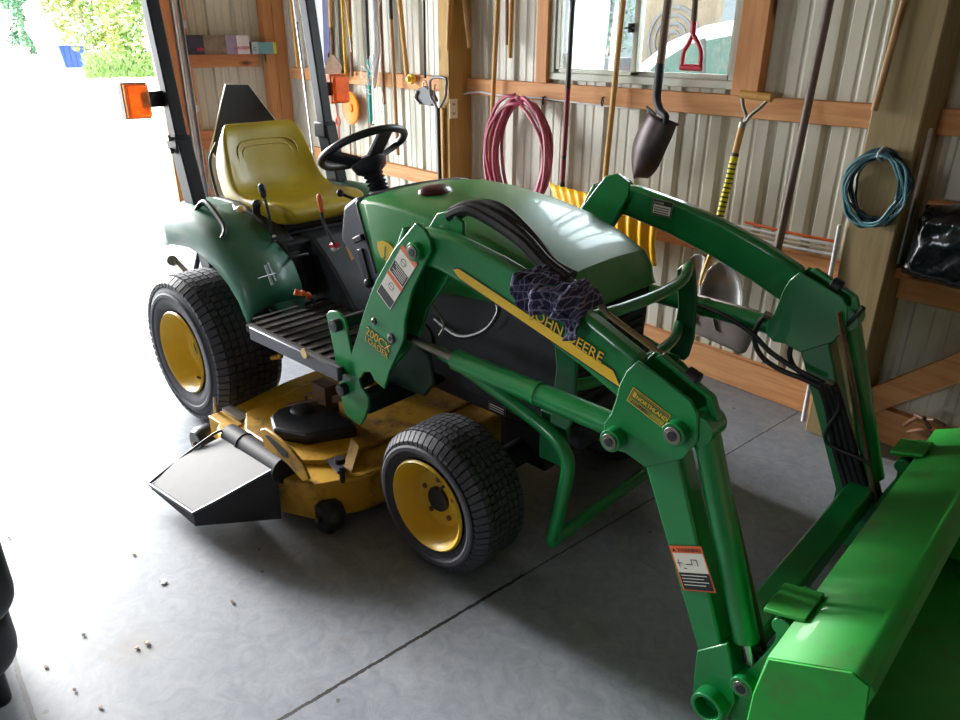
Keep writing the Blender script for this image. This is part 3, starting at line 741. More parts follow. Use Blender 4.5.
b.box(-.12,.25,-.2,.17,.80,.84); b.build('seat_frame', st, bevel=.004)
# ---- steering
cS = Vector((.555, YS, 1.150)); nS = Vector((-.5, 0, .866)).normalized(); uS = Vector((0,1,0)); wS = nS.cross(uS)
b = mb(BLACK); b.tube([cS+uS*(.168*math.cos(2*PI*k/40))+wS*(.168*math.sin(2*PI*k/40)) for k in range(40)], .0145, 12, closed=True)
sw = b.build('steering_wheel', TR)
b = mb(BLACK); hb = cS-nS*.055
b.lathe([(-.05,.03),(-.03,.06),(0,.072),(.012,.055),(.016,0)], hb, tuple(nS), 24)
for a in (.1, PI-.1, -PI/2):
    d = uS*math.cos(a)+wS*math.sin(a); b.bar(hb+d*.03, cS+d*.162, .06, .02, nS)
b.build('steering_spoke', sw, bevel=.004)
b = mb(BLACK); e = cS-nS*.10
for k in range(7): b.lathe([(0,.030),(-.008,.040),(-.016,.030)], e-nS*(k*.016), tuple(nS), 20)
b.cyl(e-nS*.10, e-nS*.26, .028, 16); P('steering_column', b)
b = mb(BLACKM); b.tube([e-nS*.12, e-nS*.12+Vector((-.03,-.10,.02)), e-nS*.12+Vector((-.06,-.16,.05))], .006, 8, smooth=4); b.ball(e-nS*.12+Vector((-.06,-.16,.05)), .014, 10)
P('throttle_lever', b)
# ---- levers and knobs beside the seat
def lever(pts, r, knob, km, name, kn_r=.016, lng=.05):
    b = mb(BLACKM); b.tube(pts, r, 8, smooth=5); o = P(name, b)
    a, c = Vector(pts[-1]), Vector(pts[-2]); d = (a-c).normalized()
    b = mb(km); b.lathe([(-.005,r),(0,kn_r*.7),(lng*.6,kn_r),(lng*.9,kn_r*.85),(lng,kn_r*.4),(lng+.003,0)], a, tuple(d), 14); b.build(knob, o)
lever([tp(276,252,-.29), tp(271,240,-.29), tp(267,215,-.29), tp(262,196,-.29)], .006, 'lever_knob', BLACK, 'lift_lever')
lever([tp(333,245,-.27), tp(326,232,-.27), tp(321,222,-.27), tp(319,210,-.27)], .006, 'lever_grip', ORANGE_K, 'range_lever', .011, .06)
lever([tp(313,304,-.28), tp(309,297,-.3), tp(308,296,-.31)], .006, 'lever_grip', ORANGE_K, 'brake_lever', .011, .05)
bpy.data.objects['brake_lever'].hide_render = False
b = mb(BLACK); b.cyl(tp(230,205,-.27), tp(237,212,-.30), .022, 14); b.use(CREAM).ball(tp(239,209,-.32), .021, 14, (1,1,.8)); P('height_knob', b)
b = mb(BLACKM); b.tube([tp(272,254,-.29), tp(285,258,-.29), tp(306,253,-.27)], .005, 8); b.tube([tp(262,244,-.3), tp(275,240,-.3)], .004, 8); b.use(STEEL).ball(tp(272,236,-.3), .008, 8).ball(tp(266,241,-.3), .008, 8); P('lever_linkage', b)
b = mb(DARK); b.ball(tp(255,204,-.25), .022, 12); b.cyl(tp(255,206,-.25), tp(256,222,-.25), .02, 12); P('boss', b)
b = mb(mat('red_knob', '#c8202c', .35)); b.cyl(tp(330,245,-.2), tp(334,244,-.2), .014, 12); b.use(WHITE).cyl(tp(331,248,-.2), tp(334,246,-.2), .012, 12); P('red_knob', b)
b = mb(mat('ochre_plate', '#a8772c', .5)); b.prism([tp(343,246,-.22), tp(350,245,-.22), tp(354,256,-.22), tp(349,260,-.22)], (0,.004,0)); P('ochre_sticker', b)
b = mb(ORANGE_K); b.ball(tp(300,292,-.45), .010, 10); b.cyl(tp(292,291,-.47), tp(306,294,-.43), .012, 12, .006); P('deck_height_handle', b, bevel=.001)
b = mb(YELLOW_DECK); b.cyl(tp(270,357,-.45), tp(276,356,-.45), .009, 10); b.ball(tp(278,355,-.45), .013, 10); P('hitch_pin_tag', b)
b = mb(STEEL); b.bar(tp(171,259,-.20), tp(188,277,-.20), .03, .04); b.cyl(tp(171,260,-.22), tp(171,260,-.18), .028, 12); b.bar(tp(212,262,-.1), tp(206,273,-.1), .02, .03); P('hitch_lift_arm', b, bevel=.003)
# three point hitch at the rear
b = mb(BLACKM); b.bar((-.1,-.30,.36), (-.62,-.36,.36), .03, .05); b.bar((-.1,.27,.36), (-.62,.33,.36), .03, .05); b.cyl((-.62,-.40,.36), (-.62,-.33,.36), .035, 12); b.bar((-.2,0,.7), (-.55,0,.62), .03, .04)
b.cyl((-.3,-.29,.72),(-.45,-.33,.38), .012, 8); P('rear_hitch', b, bevel=.003)
# ---- mower deck
b = mb(YELLOW_DECK)
ol = [(.30,-.30),(.36,-.62),(.46,-.72),(.60,-.76),(.92,-.76),(1.06,-.70),(1.13,-.56),(1.17,-.30),(1.17,.27),(1.13,.53),(1.0,.72),(.5,.72),(.34,.6),(.30,.27)]
b.prism([(x, y, .045) for x, y in ol], (0,0,.14))
ol2 = [(.42,-.34),(.46,-.60),(.58,-.67),(.9,-.67),(.98,-.60),(1.03,-.3),(1.03,.27),(.98,.57),(.5,.6),(.42,.27)]
b.prism([(x, y, .183) for x, y in ol2], (0,0,.018))
dk = b.build('mower_deck', TR, bevel=.014, seg=3)
b = mb(YELLOW_DECK)   # front gusset and chute bracket with slotted handle
A_ = [tp(257,428,-.775), tp(262,427,-.775), tp(272,434,-.775), tp(288,448,-.775), tp(300,463,-.775), tp(306,478,-.775), tp(300,480,-.775), tp(284,462,-.775), tp(262,446,-.775)]
b.prism(A_, (0,.010,0)); lab(b.build('chute_bracket', dk, bevel=.003), 'yellow slotted chute bracket')
b = mb(DARK); b.prism([tp(262,434,-.778), tp(266,434,-.778), tp(284,451,-.778), tp(284,456,-.778), tp(280,455,-.778)], (0,.002,0)); b.build('bracket_slot', dk)
b = mb(BLACKM); b.prism([tpz(349,444,.2), tpz(357,452,.2), tpz(346,488,.14), tpz(338,486,.14)], (0,0,.03)); b.mats.append(YELLOW_DECK)
for f_ in b.bm.faces: f_.material_index = 1
b.use(BLACKM); c = tpz(339,470,.215); b.cyl(c-Vector((0,0,.04)), c+Vector((0,0,.02)), .010, 10); b.bar(c+Vector((-.10,.03,-.01)), c+Vector((.0,.0,.0)), .03, .012); b.cyl(c-Vector((.05,-.03,0)), c-Vector((.05,-.03,-.02)), .018, 10); b.build('gauge_bracket', dk)
# pulley cover
pc = [tpz(268,416,.24), tpz(271,428,.24), tpz(304,434,.24), tpz(354,426,.24), tpz(350,420,.24), tpz(322,404,.24), tpz(300,402,.24), tpz(276,408,.24)]
b = mb(BLACK); b.prism([q-Vector((0,0,.045)) for q in pc], (0,0,.05)); c = tpz(301,408,.245)+Vector((0,.0,0)); b.lathe([(0,.05),(.006,.045),(.012,.03),(.012,0)], c, 'z', 20)
b.build('pulley_cover', dk, bevel=.01, seg=3)
pc2 = [Vector((q.x, -.02-q.y, q.z-.045)) for q in pc]; b = mb(BLACK); b.prism(pc2, (0,0,.05)); b.build('pulley_cover', dk, bevel=.01, seg=3)
# lift bracket near the rear
b = mb(RUST); c = tpz(320,398,.25)
b.box(c.x-.04, c.x+.05, c.y-.02, c.y+.04, .18, .32); b.bar(c+Vector((-.04,0,.03)), c+Vector((-.04,.0,-.06)), .01, .03); b.tube([c+Vector((-.04,-.02,.02)), c+Vector((-.07,-.03,.0)), c+Vector((-.06,-.02,-.05)), c+Vector((-.04,-.02,-.05))], .006, 8, smooth=4)
b.bar(c+Vector((-.12,-.08,-.05)), c+Vector((.18,.1,.06)), .02, .03); b.build('lift_bracket', dk, bevel=.003)
b = mb(STEEL); c = tpz(222,410,.19)
b.cyl(tp(213,396,-.66), tp(213,425,-.66), .007, 8); b.box(.36,.50,-.64,-.60,.17,.20); b.bar(tp(222,412,-.63), tp(238,414,-.60), .02, .012); b.build('roller_bracket', dk)
b = mb(YELLOW_DECK); b.box(.36,.52,-.70,-.64,.10,.19); b.build('rear_bracket', dk, bevel=.004)
# gauge wheels
def gauge(cx, cy, r=.062, w=.075):
    b = mb(BLACK); b.lathe([(-w/2,.012),(-w/2,r*.8),(-w*.3,r),(w*.3,r),(w/2,r*.8),(w/2,.012)], (cx,cy,r), 'y', 28, closed=True); g = b.build('gauge_wheel', dk)
    b = mb(STEEL); b.cyl((cx,cy-w/2-.012,r), (cx,cy+w/2+.012,r), .008, 10); b.bar((cx-.02,cy+w/2+.012,r), (cx-.02,cy+w/2+.012,.16), .02, .01); b.build('gauge_axle', g)
gauge(1.075, -.665); gauge(.30, -.70, .06, .085); gauge(1.06, .72); gauge(.4,.72)
# discharge chute
b = mb(CHUTE)
h0 = Vector((.595,-.735,.215)); h1 = Vector((.95,-.735,.215))
O0 = tpz(149,484,.07); O1 = tpz(191,512,.085)
top = [Vector((.60,-.755,.225)), Vector((.94,-.755,.232)), O1, O0]
b.prism([top[0], top[1], Vector((.86,-.93,.155)), O1, O0, Vector((.49,-.9,.135))], (0,0,-.006))
b.f([b.v(v) for v in (top[1], Vector((.86,-.93,.155)), O1, O1-Vector((0,0,.05)), Vector((.985,-.79,.065)))])
b.f([b.v(v) for v in (top[0], Vector((.49,-.9,.135)), O0, O0-Vector((0,0,.02)), Vector((.52,-.78,.05)))])
b.f([b.v(v) for v in (O0, O1, O1-Vector((0,0,.05)), O0-Vector((0,0,.015)))])
ch = b.build('discharge_chute', dk, smooth=30, bevel=.002)
b = mb(CHUTE); b.cyl(h0, h1, .038, 20); b.cyl(h0+Vector((.10,0,0)), h0+Vector((.105,0,0)), .041, 20); b.cyl(h1-Vector((.012,0,0)), h1, .048, 20); b.build('chute_hinge', ch)
b = mb(BLACKM); b.tube([O0+Vector((-.01,0,.004)), O0+Vector((-.01,.09,.04)), top[0]+Vector((-.03,-.03,-.0)), top[0]+Vector((.0,.0,.01))], .005, 8, smooth=5); b.tube([O0+Vector((.02,.03,.010)), O1+Vector((-.01,.04,.014))], .004, 8); b.build('chute_rod', ch)
b = mb(PANEL); b.tube([O0+Vector((-.004,0,.002)), O1+Vector((.004,0,.003))], .007, 8); b.tube([O1+Vector((0,.0,.003)), Vector((.862,-.93,.157)), top[1]], .005, 8); b.build('chute_rim', ch)
# ---- loader -------------------------------------------------
def both(fn):
    return fn(-1), fn(1)
def Yr(s, a, b_):                            # a,b: distance from the symmetry plane
    return (YS+s*a, YS+s*b_)
def loader(s):
    # mast
    mast = [tp(*q, -.52) for q in [(411,222),(420,228),(426,240),(427,250),(418,268),(408,290),(401,320),(400,338),(396,348),(386,370),(381,388),(371,379),(367,371),(361,371),(352,384),(342,374),(352,340),(362,306),(372,280),(390,248)]]
    b = mb(GREEN); y0, y1 = Yr(s, .505, .493); b.pxz([(q.x,q.z) for q in mast], y0, y1)
    mi_ = [(1.30,.70),(1.16,.55),(1.07,.55),(1.12,.70),(1.26,.92),(1.34,1.03),(1.39,1.095),(1.44,1.11),(1.49,1.085),(1.49,1.04),(1.42,.90),(1.34,.80)]
    y0, y1 = Yr(s, .415, .403); b.pxz(mi_, y0, y1)
    y0, y1 = sorted(Yr(s, .493, .415)); b.prism([(1.12,y0,.66),(1.335,y0,1.06),(1.345,y0,1.05),(1.14,y0,.65)], (0,y1-y0,0))
    mo = b.build('loader_mast', TR, bevel=.003)
    def pin(parent, x, z, a0, a1, r, m=GREEN, name='pin_boss'):
        y0, y1 = Yr(s, a0, a1); b = mb(m); b.cyl((x,y0,z), (x,y1,z), r, 24)
        b.use(STEEL).cyl((x,y1,z), (x,y1+s*.004,z), r*.72, 20); b.use(DARK).cyl((x,y1+s*.004,z), (x,y1+s*.006,z), r*.42, 16); b.build(name, parent, bevel=.002)
    q = tp(410,251,-.535); pin(mo, q.x, q.z, .495, .525, .026)
    q = tp(388,337,-.52); pin(mo, q.x, q.z, .495, .507, .018, BLACKM)
    q = tp(371,320,-.52); pin(mo, q.x, q.z, .495, .507, .012, BLACKM)
    # mount frame plate behind the mast
    b = mb(GREEN); fp = [tp(*q, -.52) for q in [(323,314),(326,310),(333,310),(341,317),(350,360),(358,386),(365,396),(365,406),(361,419),(357,424),(352,421),(343,414),(338,396),(331,350)]]
    y0, y1 = Yr(s, .505, .495); b.pxz([(q.x,q.z) for q in fp], y0, y1)
    fo = b.build('loader_mount', TR, bevel=.003)
    for px, py, r in ((331,325,.021),(338,389,.021)):
        q = tp(px, py, -.54); y0, y1 = Yr(s, .40, .53); b = mb(BLACKM); b.lathe([(0,r),(0,r)], (0,0,0), 'y', 3) if False else None
        b.cyl((q.x,y0,q.z), (q.x,y1,q.z), r, 20); b.use(DARK).cyl((q.x,y1,q.z), (q.x,y1+s*.001,q.z), r*.6, 16); b.build('mount_pin', fo, bevel=.002)
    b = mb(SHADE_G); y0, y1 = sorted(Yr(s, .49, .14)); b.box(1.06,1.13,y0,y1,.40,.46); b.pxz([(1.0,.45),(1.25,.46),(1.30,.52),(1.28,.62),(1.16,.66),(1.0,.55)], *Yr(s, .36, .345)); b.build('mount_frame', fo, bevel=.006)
    # boom
    top = [(1.35,1.04),(1.385,1.065),(1.5,1.066),(1.67,1.035),(1.82,.998),(1.97,.948),(2.10,.892)]
    bot = [(2.08,.765),(1.95,.822),(1.80,.876),(1.64,.922),(1.47,.958),(1.37,.965),(1.345,.99)]
    b = mb(GREEN); b.pxz(top+bot, *Yr(s, .487, .436)); bo = b.build('loader_boom', TR, bevel=.016, seg=4)
    # knee plate
    kn = [(2.10,.892),(2.075,.86),(2.06,.82),(2.055,.785),(2.045,.742),(2.028,.71),(2.032,.672),(2.06,.652),(2.095,.655),(2.147,.640),(2.235,.70),(2.262,.755),(2.255,.815),(2.235,.842),(2.17,.868)]
    b = mb(GREEN); b.pxz(kn, *Yr(s, .497, .488)); b.pxz([(x,z) for x, z in kn], *Yr(s, .424, .415)); ko = b.build('knee_plate', bo, bevel=.003)
    pin(ko, 2.217, .762, .47, .522, .028); pin(ko, 2.067, .690, .47, .528, .027)
    b = mb(GREEN); b.pxz([(2.12,.895),(2.135,.905),(2.265,.845),(2.285,.80),(2.265,.78),(2.25,.84)], *Yr(s, .46, .44)); b.use(BLACKM).cyl((2.19,YS+s*.44,.872), (2.22,YS+s*.44,.862), .02, 12); b.build('knee_cap', bo, bevel=.003)
    # lower arm: channel
    la = [(2.135,.655),(2.245,.715),(2.415,.275),(2.334,.205)]
    b = mb(GREEN); b.pxz([(2.135,.66),(2.215,.712),(2.385,.262),(2.336,.205)], *Yr(s, .492, .425))
    ao = b.build('loader_lower_arm', TR, bevel=.006)
    ft = [(2.332,.212),(2.398,.280),(2.425,.20),(2.438,.12),(2.430,.06),(2.405,.03),(2.372,.022),(2.345,.05),(2.335,.12)]
    b = mb(GREEN); b.pxz(ft, *Yr(s, .495, .482)); b.pxz(ft, *Yr(s, .44, .427)); 
    b.build('arm_foot', ao, bevel=.003)
    y0, y1 = Yr(s, .42, .53); b = mb(GREEN)
    q = (2.390, .098)
    b.lathe([(0,.040),(s*.11,.040),(s*.11,.030),(s*.10,.028),(s*.02,.028)], (q[0],y0,q[1]), 'y', 28); b.use(DARK).lathe([(s*.03,0),(s*.03,.03)], (q[0],y0,q[1]), 'y', 24); b.build('pivot_bushing', ao, bevel=.002)
    # boom lift cylinder
    A = Vector((1.25, YS+s*.455, .715)); B_ = Vector((2.03, YS+s*.455, .690)); 
    b = mb(GREEN); m1 = Vector((1.50, YS+s*.455, .700)); b.cyl(m1, B_, .031, 22); b.lathe([(0,.032),(0,.0335),(.012,.0335),(.012,.032)], m1+(B_-m1)*.55, tuple((B_-m1).normalized()), 22)
    lc = b.build('lift_cylinder', TR, smooth=40)
    b = mb(STEEL); b.cyl(A, m1, .014, 14); b.build('cylinder_rod', lc)
    # bucket cylinder
    b = mb(GREEN); A = Vector((2.255, YS+s*.455, .775)); B_ = Vector((2.425, YS+s*.455, .285)); b.cyl(A, B_, .030, 22); b.cyl((A.x,YS+s*.42,A.z), (A.x,YS+s*.49,A.z), .034, 20)
    bc = b.build('bucket_cylinder', TR)
    b = mb(CHROME); b.cyl(B_, Vector((2.46, YS+s*.455, .20)), .014, 14); b.build('cylinder_rod', bc)
    b = mb(RUST); b.tube([(2.235,YS+s*.405,.80),(2.33,YS+s*.405,.56),(2.455,YS+s*.405,.235)], .0075, 8); b.build('cylinder_pipe', bc)
    # mounting link to the bucket
    lk = [(2.405,.105),(2.425,.19),(2.455,.235),(2.49,.33),(2.487,.395),(2.505,.415),(2.532,.40),(2.53,.05),(2.46,.03),(2.42,.06)]
    b = mb(GREEN); b.pxz(lk, *Yr(s, .475, .463)); b.pxz(lk, *Yr(s, .417, .405)); lo = b.build('bucket_link', TR, bevel=.003)
    q = (2.450,.190); y0, y1 = Yr(s, .40, .505); b = mb(GREEN); b.cyl((q[0],y0,q[1]), (q[0],y1,q[1]), .027, 22); b.use(STEEL).cyl((q[0],y1,q[1]), (q[0],y1+s*.003,q[1]), .018, 18); b.use(DARK).cyl((q[0],y1+s*.003,q[1]), (q[0],y1+s*.005,q[1]), .012, 14); b.build('link_pin', lo, bevel=.002)
    b = mb(GREEN); q = (2.502,.392); b.cyl((q[0],YS+s*.38,q[1]), (q[0],YS+s*.49,q[1]), .022, 18); b.build('latch_tube', lo, bevel=.002)
    return mo, bo, ao
n1 = loader(-1); n2 = loader(1)
b = mb(GREEN)
A = tp(768,592,-.40); B_ = tp(850,499,.38)
b.bar((2.405,-.435,.235), (2.405,.405,.235), .075, .075, (0,0,1)); P('cross_tube', b, bevel=.008, seg=3)
# ---- bucket
bk_prof = [(2.528,.424),(2.665,.488)]
b = mb(GREEN_BUCKET)
yL, yR = YS-.622, YS+.622
th = .006
sheet_ = [(2.700,.482),(2.668,.492),(2.526,.424),(2.514,.32),(2.512,.16),(2.53,.06),(2.58,.015),(2.66,.008),(3.10,.004)]
rows = [[Vector((x, yL, z)), Vector((x, yR, z))] for x, z in sheet_]
V = b.grid(rows)
bu = b.build('bucket', TR, solid=.007, smooth=25, bevel=0)
end = [(2.526,.424),(2.668,.492),(2.700,.482),(2.711,.37),(2.75,.25),(2.84,.14),(2.96,.06),(3.08,.008),(2.66,.006),(2.58,.013),(2.528,.058),(2.510,.16),(2.512,.32)]
for y0 in (yL-.004, yR-.004): b = mb(GREEN_BUCKET); b.pxz(end, y0, y0+.008); b.build('end_plate', bu, bevel=.0015)
b = mb(GREEN_BUCKET); b.prism([(2.70,yL,.484),(2.712,yL,.47),(2.705,yL,.43),(2.698,yL,.44)], (0,yR-yL,0)); b.build('top_lip', bu, bevel=.002)
for yy in (YS-.44, YS+.44):
    b = mb(GREEN_BUCKET); b.prism([(2.46,yy-.055,.425),(2.545,yy-.055,.446),(2.545,yy-.055,.436),(2.46,yy-.055,.413)], (0,.11,0)); b.box(2.50,2.52,yy+.035,yy+.06,.40,.437); b.build('latch_plate', bu, bevel=.003)
b = mb(STEEL); b.box(3.02,3.12,yL,yR,.0,.012); b.build('cutting_edge', bu, bevel=.002)
# ---- brush guard in front of the grille
def guard():
    b = mb(GREEN)
    yg = .30
    for s in (-1,1):
        y = YS+s*yg
        g_ = [tp(*q, -.36) for q in ((440,352),(485,383),(520,409),(547,430),(562,448),(567,468),(560,505),(552,538))]
        pts = [(q.x-.012, YS+s*(.345), q.z) for q in g_]
        b.tube([Vector(p) for p in pts], .020, 12, smooth=6)
    xb, zb_ = pts[-1][0], pts[-1][2]; b.tube([(xb-.003,YS-.350,zb_-.012),(xb,YS-.2,zb_-.012),(xb,YS+.2,zb_-.012),(xb-.003,YS+.350,zb_-.012)], .02, 12, smooth=4)
    o = b.build('brush_guard', TR)
    b = mb(GREEN)
    # upper hoop around the nose
    hp = [(2.0,YS-.40,.80)]
    q = [tp(597,309,-.36), tpx(625,300,1.93), tpx(655,287,1.96), tpx(672,272,1.96), tpx(680,266,1.95)]
    up = [Vector((1.80,-.405,.90)), Vector((1.94,-.25,.895)), Vector((1.965,-.05,.885)), Vector((1.95,.10,.895)), Vector((1.93,.16,.905))]
    return o
guard()
# ---- rest of the brush guard
gd = bpy.data.objects['brush_guard']
for s in (-1, 1):
    y = YS+s*.33
    b = mb(GREEN_DARK)
    b.pxz([(1.745,.845),(1.765,.868),(1.79,.868),(1.806,.85),(1.828,.75),(1.832,.62),(1.822,.56),(1.81,.54),(1.75,.54),(1.755,.58),(1.765,.72)], y-.008, y+.008)
    b.cyl((1.782,y-.02,.85), (1.782,y+.02,.85), .017, 14)
    b.build('guard_upright', gd, bevel=.004)
for z, dx in ((.862, .0), (.66, -.01)):
    b = mb(GREEN); b.tube([(1.782+dx,YS-.33,z),(1.83+dx,YS-.24,z),(1.852+dx,YS-.1,z),(1.855+dx,YS+.05,z),(1.835+dx,YS+.2,z),(1.782+dx,YS+.33,z)], .017, 12, smooth=6); b.build('guard_crossbar', gd)
b = mb(GREEN_DARK); b.box(1.70,1.80,YS-.315,YS-.30,.40,.56); b.build('guard_bracket', gd, bevel=.004)
b = mb(GREEN_DARK); b.box(1.70,1.80,YS+.30,YS+.315,.40,.56); b.build('guard_bracket', gd, bevel=.004)
# ---- hoses on the booms
def hose(pts, r, name='hydraulic_hose', m=HOSE, n=8, smooth=6, parent=None): b = mb(m); b.tube(pts, r, n, smooth=smooth); return b.build(name, parent or TR)
for i in range(4):
    o = Vector((0, .012*i, .010*(i % 2)))
    hose([Vector((1.43,-.425,1.09))+o, Vector((1.49,-.41,1.115))+o, Vector((1.58,-.405,1.095+.006*i))+o, Vector((1.68,-.41,1.062))+o, Vector((1.76,-.42,1.02-.004*i))+o, Vector((1.83,-.425,.99))+o], .0155)
hose([(1.45,-.40,1.10),(1.50,-.37,1.12),(1.60,-.37,1.09),(1.75,-.39,1.02),(1.85,-.42,.985)], .016)
b = mb(RUST); b.cyl(tp(526,275,-.46), tp(541,285,-.46), .0125, 6); b.use(STEEL).cyl(tp(541,285,-.46), tp(546,288,-.46), .015, 6); b.cyl(tp(545,279,-.45), tp(553,284,-.45), .013, 6); P('hose_fitting', b)
b = mb(STEEL)
rod = [tp(533,248,-.37), tp(572,283,-.37), tp(603,313,-.38), tp(655,352,-.40), tp(668,382,-.42)]
b = mb(mat('tan_rod', '#a08866', .4, .5)); b.tube([rod[0], rod[1]], .006, 8); b.tube([rod[2], rod[3], rod[4]], .0075, 8); b.tube([rod[1], rod[2]], .006, 8); P('level_indicator_rod', b)
hose([tp(495,256,-.42), tp(520,275,-.43), tp(528,283,-.44)], .003, 'steel_line', STEEL)
yF = .41
hose([tp(858,306,yF), tp(838,302+24,yF) , tp(812,328,yF), tp(795,333,yF), tp(785,350,yF), tp(790,366,yF), tp(806,376,yF), tp(822,383,yF)], .0085)
hose([tp(762,314,yF), tp(754,322,yF), tp(750,338,yF), tp(757,355,yF), tp(775,368,yF), tp(800,378,yF), tp(818,388,yF)], .0085)
hose([tp(690,303,.38), tp(715,312,.38), tp(745,330,.38), tp(765,350,.38), tp(790,367,.38), tp(815,380,.38)], .0085)
for i in range(4):
    hose([tp(815+5*i,384,yF-.01), tp(822+5*i,405,yF-.01), tp(828+6*i,440,yF-.01), tp(838+6*i,475,yF-.01), tp(846+6*i,500,yF-.02)], .0095)
hose([tp(832,392,yF-.03), tp(834,408,yF-.03), tp(822,428,yF-.03), tp(823,442,yF-.03), tp(850,455,yF-.03), tp(866,462,yF-.03)], .006)
for q, q2 in (((760,313),(768,316)), ((821,381),(829,384)), ((834,333),(842,334)), ((823,387),(832,392))):
    b = mb(STEEL); b.cyl(tp(*q, yF), tp(*q2, yF), .013, 6); P('hose_fitting', b)
b = mb(BLACKM); b.prism([tp(818,388,yF-.0), tp(834,388,yF), tp(868,505,yF), tp(850,508,yF)], (0,.01,0)); P('hose_guard', b)
hose([tp(636,455,-.44), tp(642,470,-.43), tp(640,440,-.43), tp(630,445,-.40)], .004)
hose([tp(427,300,-.35), tp(440,322,-.33), tp(436,334,-.33)], .004, 'wire_tie', STEEL)
# ---- decals
def decal(A, B, y, parent, name, fn, lbl=None):
    a = tp(*A, y); c = tp(*B, y); ux = (c-a); L = ux.length; ux.normalize(); uy = Vector((-ux.z, 0, ux.x))
    if uy.z < 0: uy = -uy
    b = mb(WHITE); nrm = Vector((0,-1,0))
    def rect(x0, y0, x1, y1, m, d=0): b.use(m); b.f([b.v(a+ux*x+uy*z+nrm*(.0008+d)) for x, z in ((x0,y0),(x1,y0),(x1,y1),(x0,y1))])
    def poly(pts, m, d=0): b.use(m); b.f([b.v(a+ux*x+uy*z+nrm*(.0008+d)) for x, z in pts])
    def txt(s, x, z, size, m, d=.001, **k): b.use(m).text(s, a+ux*x+uy*z+nrm*.0008, ux, uy, size, d, **k)
    fn(b, L, rect, poly, txt)
    o = b.build(name, parent, recalc=False)
    if lbl: lab(o, lbl)
    return o
boomN = [o for o in bpy.data.objects if o.name.startswith('loader_boom')][0]
mastN = bpy.data.objects['loader_mast']; kneeN = bpy.data.objects['knee_plate']; armN = bpy.data.objects['loader_lower_arm']; boomF = bpy.data.objects['loader_boom.001']
GOLD = mat('gold_letters', '#c9a62e', .4)
def d_stripe(b, L, rect, poly, txt):
    poly([(-.003,.012),(.02,.027),(L+.003,.030),(L+.038,-.004),(L,-.004),(.03,-.004)], BLACK_D)
    poly([(0,.012),(.02,.024),(L,.027),(L+.033,0),(L,0),(.03,0)], YEL_D, .0004)
    n0 = L*.525
    txt('JOHN', n0, .027, .038, BLACK_D, .001, bold=.045); txt('JOHN', n0, .027, .038, GOLD, .0016, bold=.01)
    txt('DEERE', n0+.110, .027, .038, BLACK_D, .001, bold=.045); txt('DEERE', n0+.110, .027, .038, GOLD, .0016, bold=.01)
# stripe follows the boom: bottom edge measured on the boom face
yb = YS-.4885
decal((448,272), (604,378), yb, boomN, 'stripe_decal', d_stripe, 'yellow stripe with dealer lettering')
def d_name(b, L, rect, poly, txt):
    txt('200CX', 0, 0.017, L/2.9, BLACK_D, .0008, bold=.04); txt('200CX', 0, .017, L/2.9, GOLD, .0014)
    txt('LOADER', .002, -.008, L/4.0, BLACK_D, .0008, bold=.04); txt('LOADER', .002, -.008, L/4.0, GOLD, .0014)
decal((362,336), (386,356), YS-.506, mastN, 'model_decal', d_name)
def d_warn1(b, L, rect, poly, txt):
    # long axis runs down the mast
    W_ = .074
    rect(0,0,L,W_,BLACK_D); rect(.001,.001,L-.001,W_-.001,WHITE,.0002)
    rect(0,0,.018,W_,ORANGE_D,.0004); rect(L*.52,0,L*.52+.014,W_,ORANGE_D,.0004)
    rect(L*.30,.003,L*.50,W_-.003,BLACK_D,.0005); rect(L*.82,.003,L*.98,W_-.003,BLACK_D,.0005)
    for k in range(5):
        rect(L*.32+k*.007,.008,L*.32+k*.007+.0025,W_-.010-(k%3)*.006,WHITE,.0008)
    for (cx,cy) in ((L*.20,W_*.55),(L*.68,W_*.5)):
        n=20
        for i in range(n):
            a0=2*PI*i/n; a1=2*PI*(i+1)/n; poly([(cx+.012*math.cos(a0),cy+.012*math.sin(a0)),(cx+.012*math.cos(a1),cy+.012*math.sin(a1)),(cx+.010*math.cos(a1),cy+.010*math.sin(a1)),(cx+.010*math.cos(a0),cy+.010*math.sin(a0))], BLACK_D,.0006)
        rect(cx-.001,cy-.010,cx+.001,cy+.010,BLACK_D,.0007)
decal((414,263), (387,309), YS-.506, mastN, 'warning_decal', d_warn1, 'orange and white warning decal')
def d_dealer(b, L, rect, poly, txt):
    h = .036
    rect(-.002,-.002,L+.002,h+.002,YEL_D); rect(0,0,L,h,BLACK_D,.0003); rect(.002,.002,L-.002,h-.002,mat('olive_decal','#8c8a24',.5),.0005)
    rect(.004,.013,L-.004,h-.004,mat('decal_olive_dark','#4f5a1c',.5),.0007)
    txt('NORTHLAND', .015, .0185, .0138, YEL_D, .0018, bold=.02); rect(.006,.018,.013,.031,YEL_D,.0011)
    txt('EQUIPMENT', .009, .0035, .0098, BLACK_D, .0018, bold=.02)
decal((622,398), (657,425), YS-.498, kneeN, 'dealer_decal', d_dealer, 'yellow framed dealer decal')
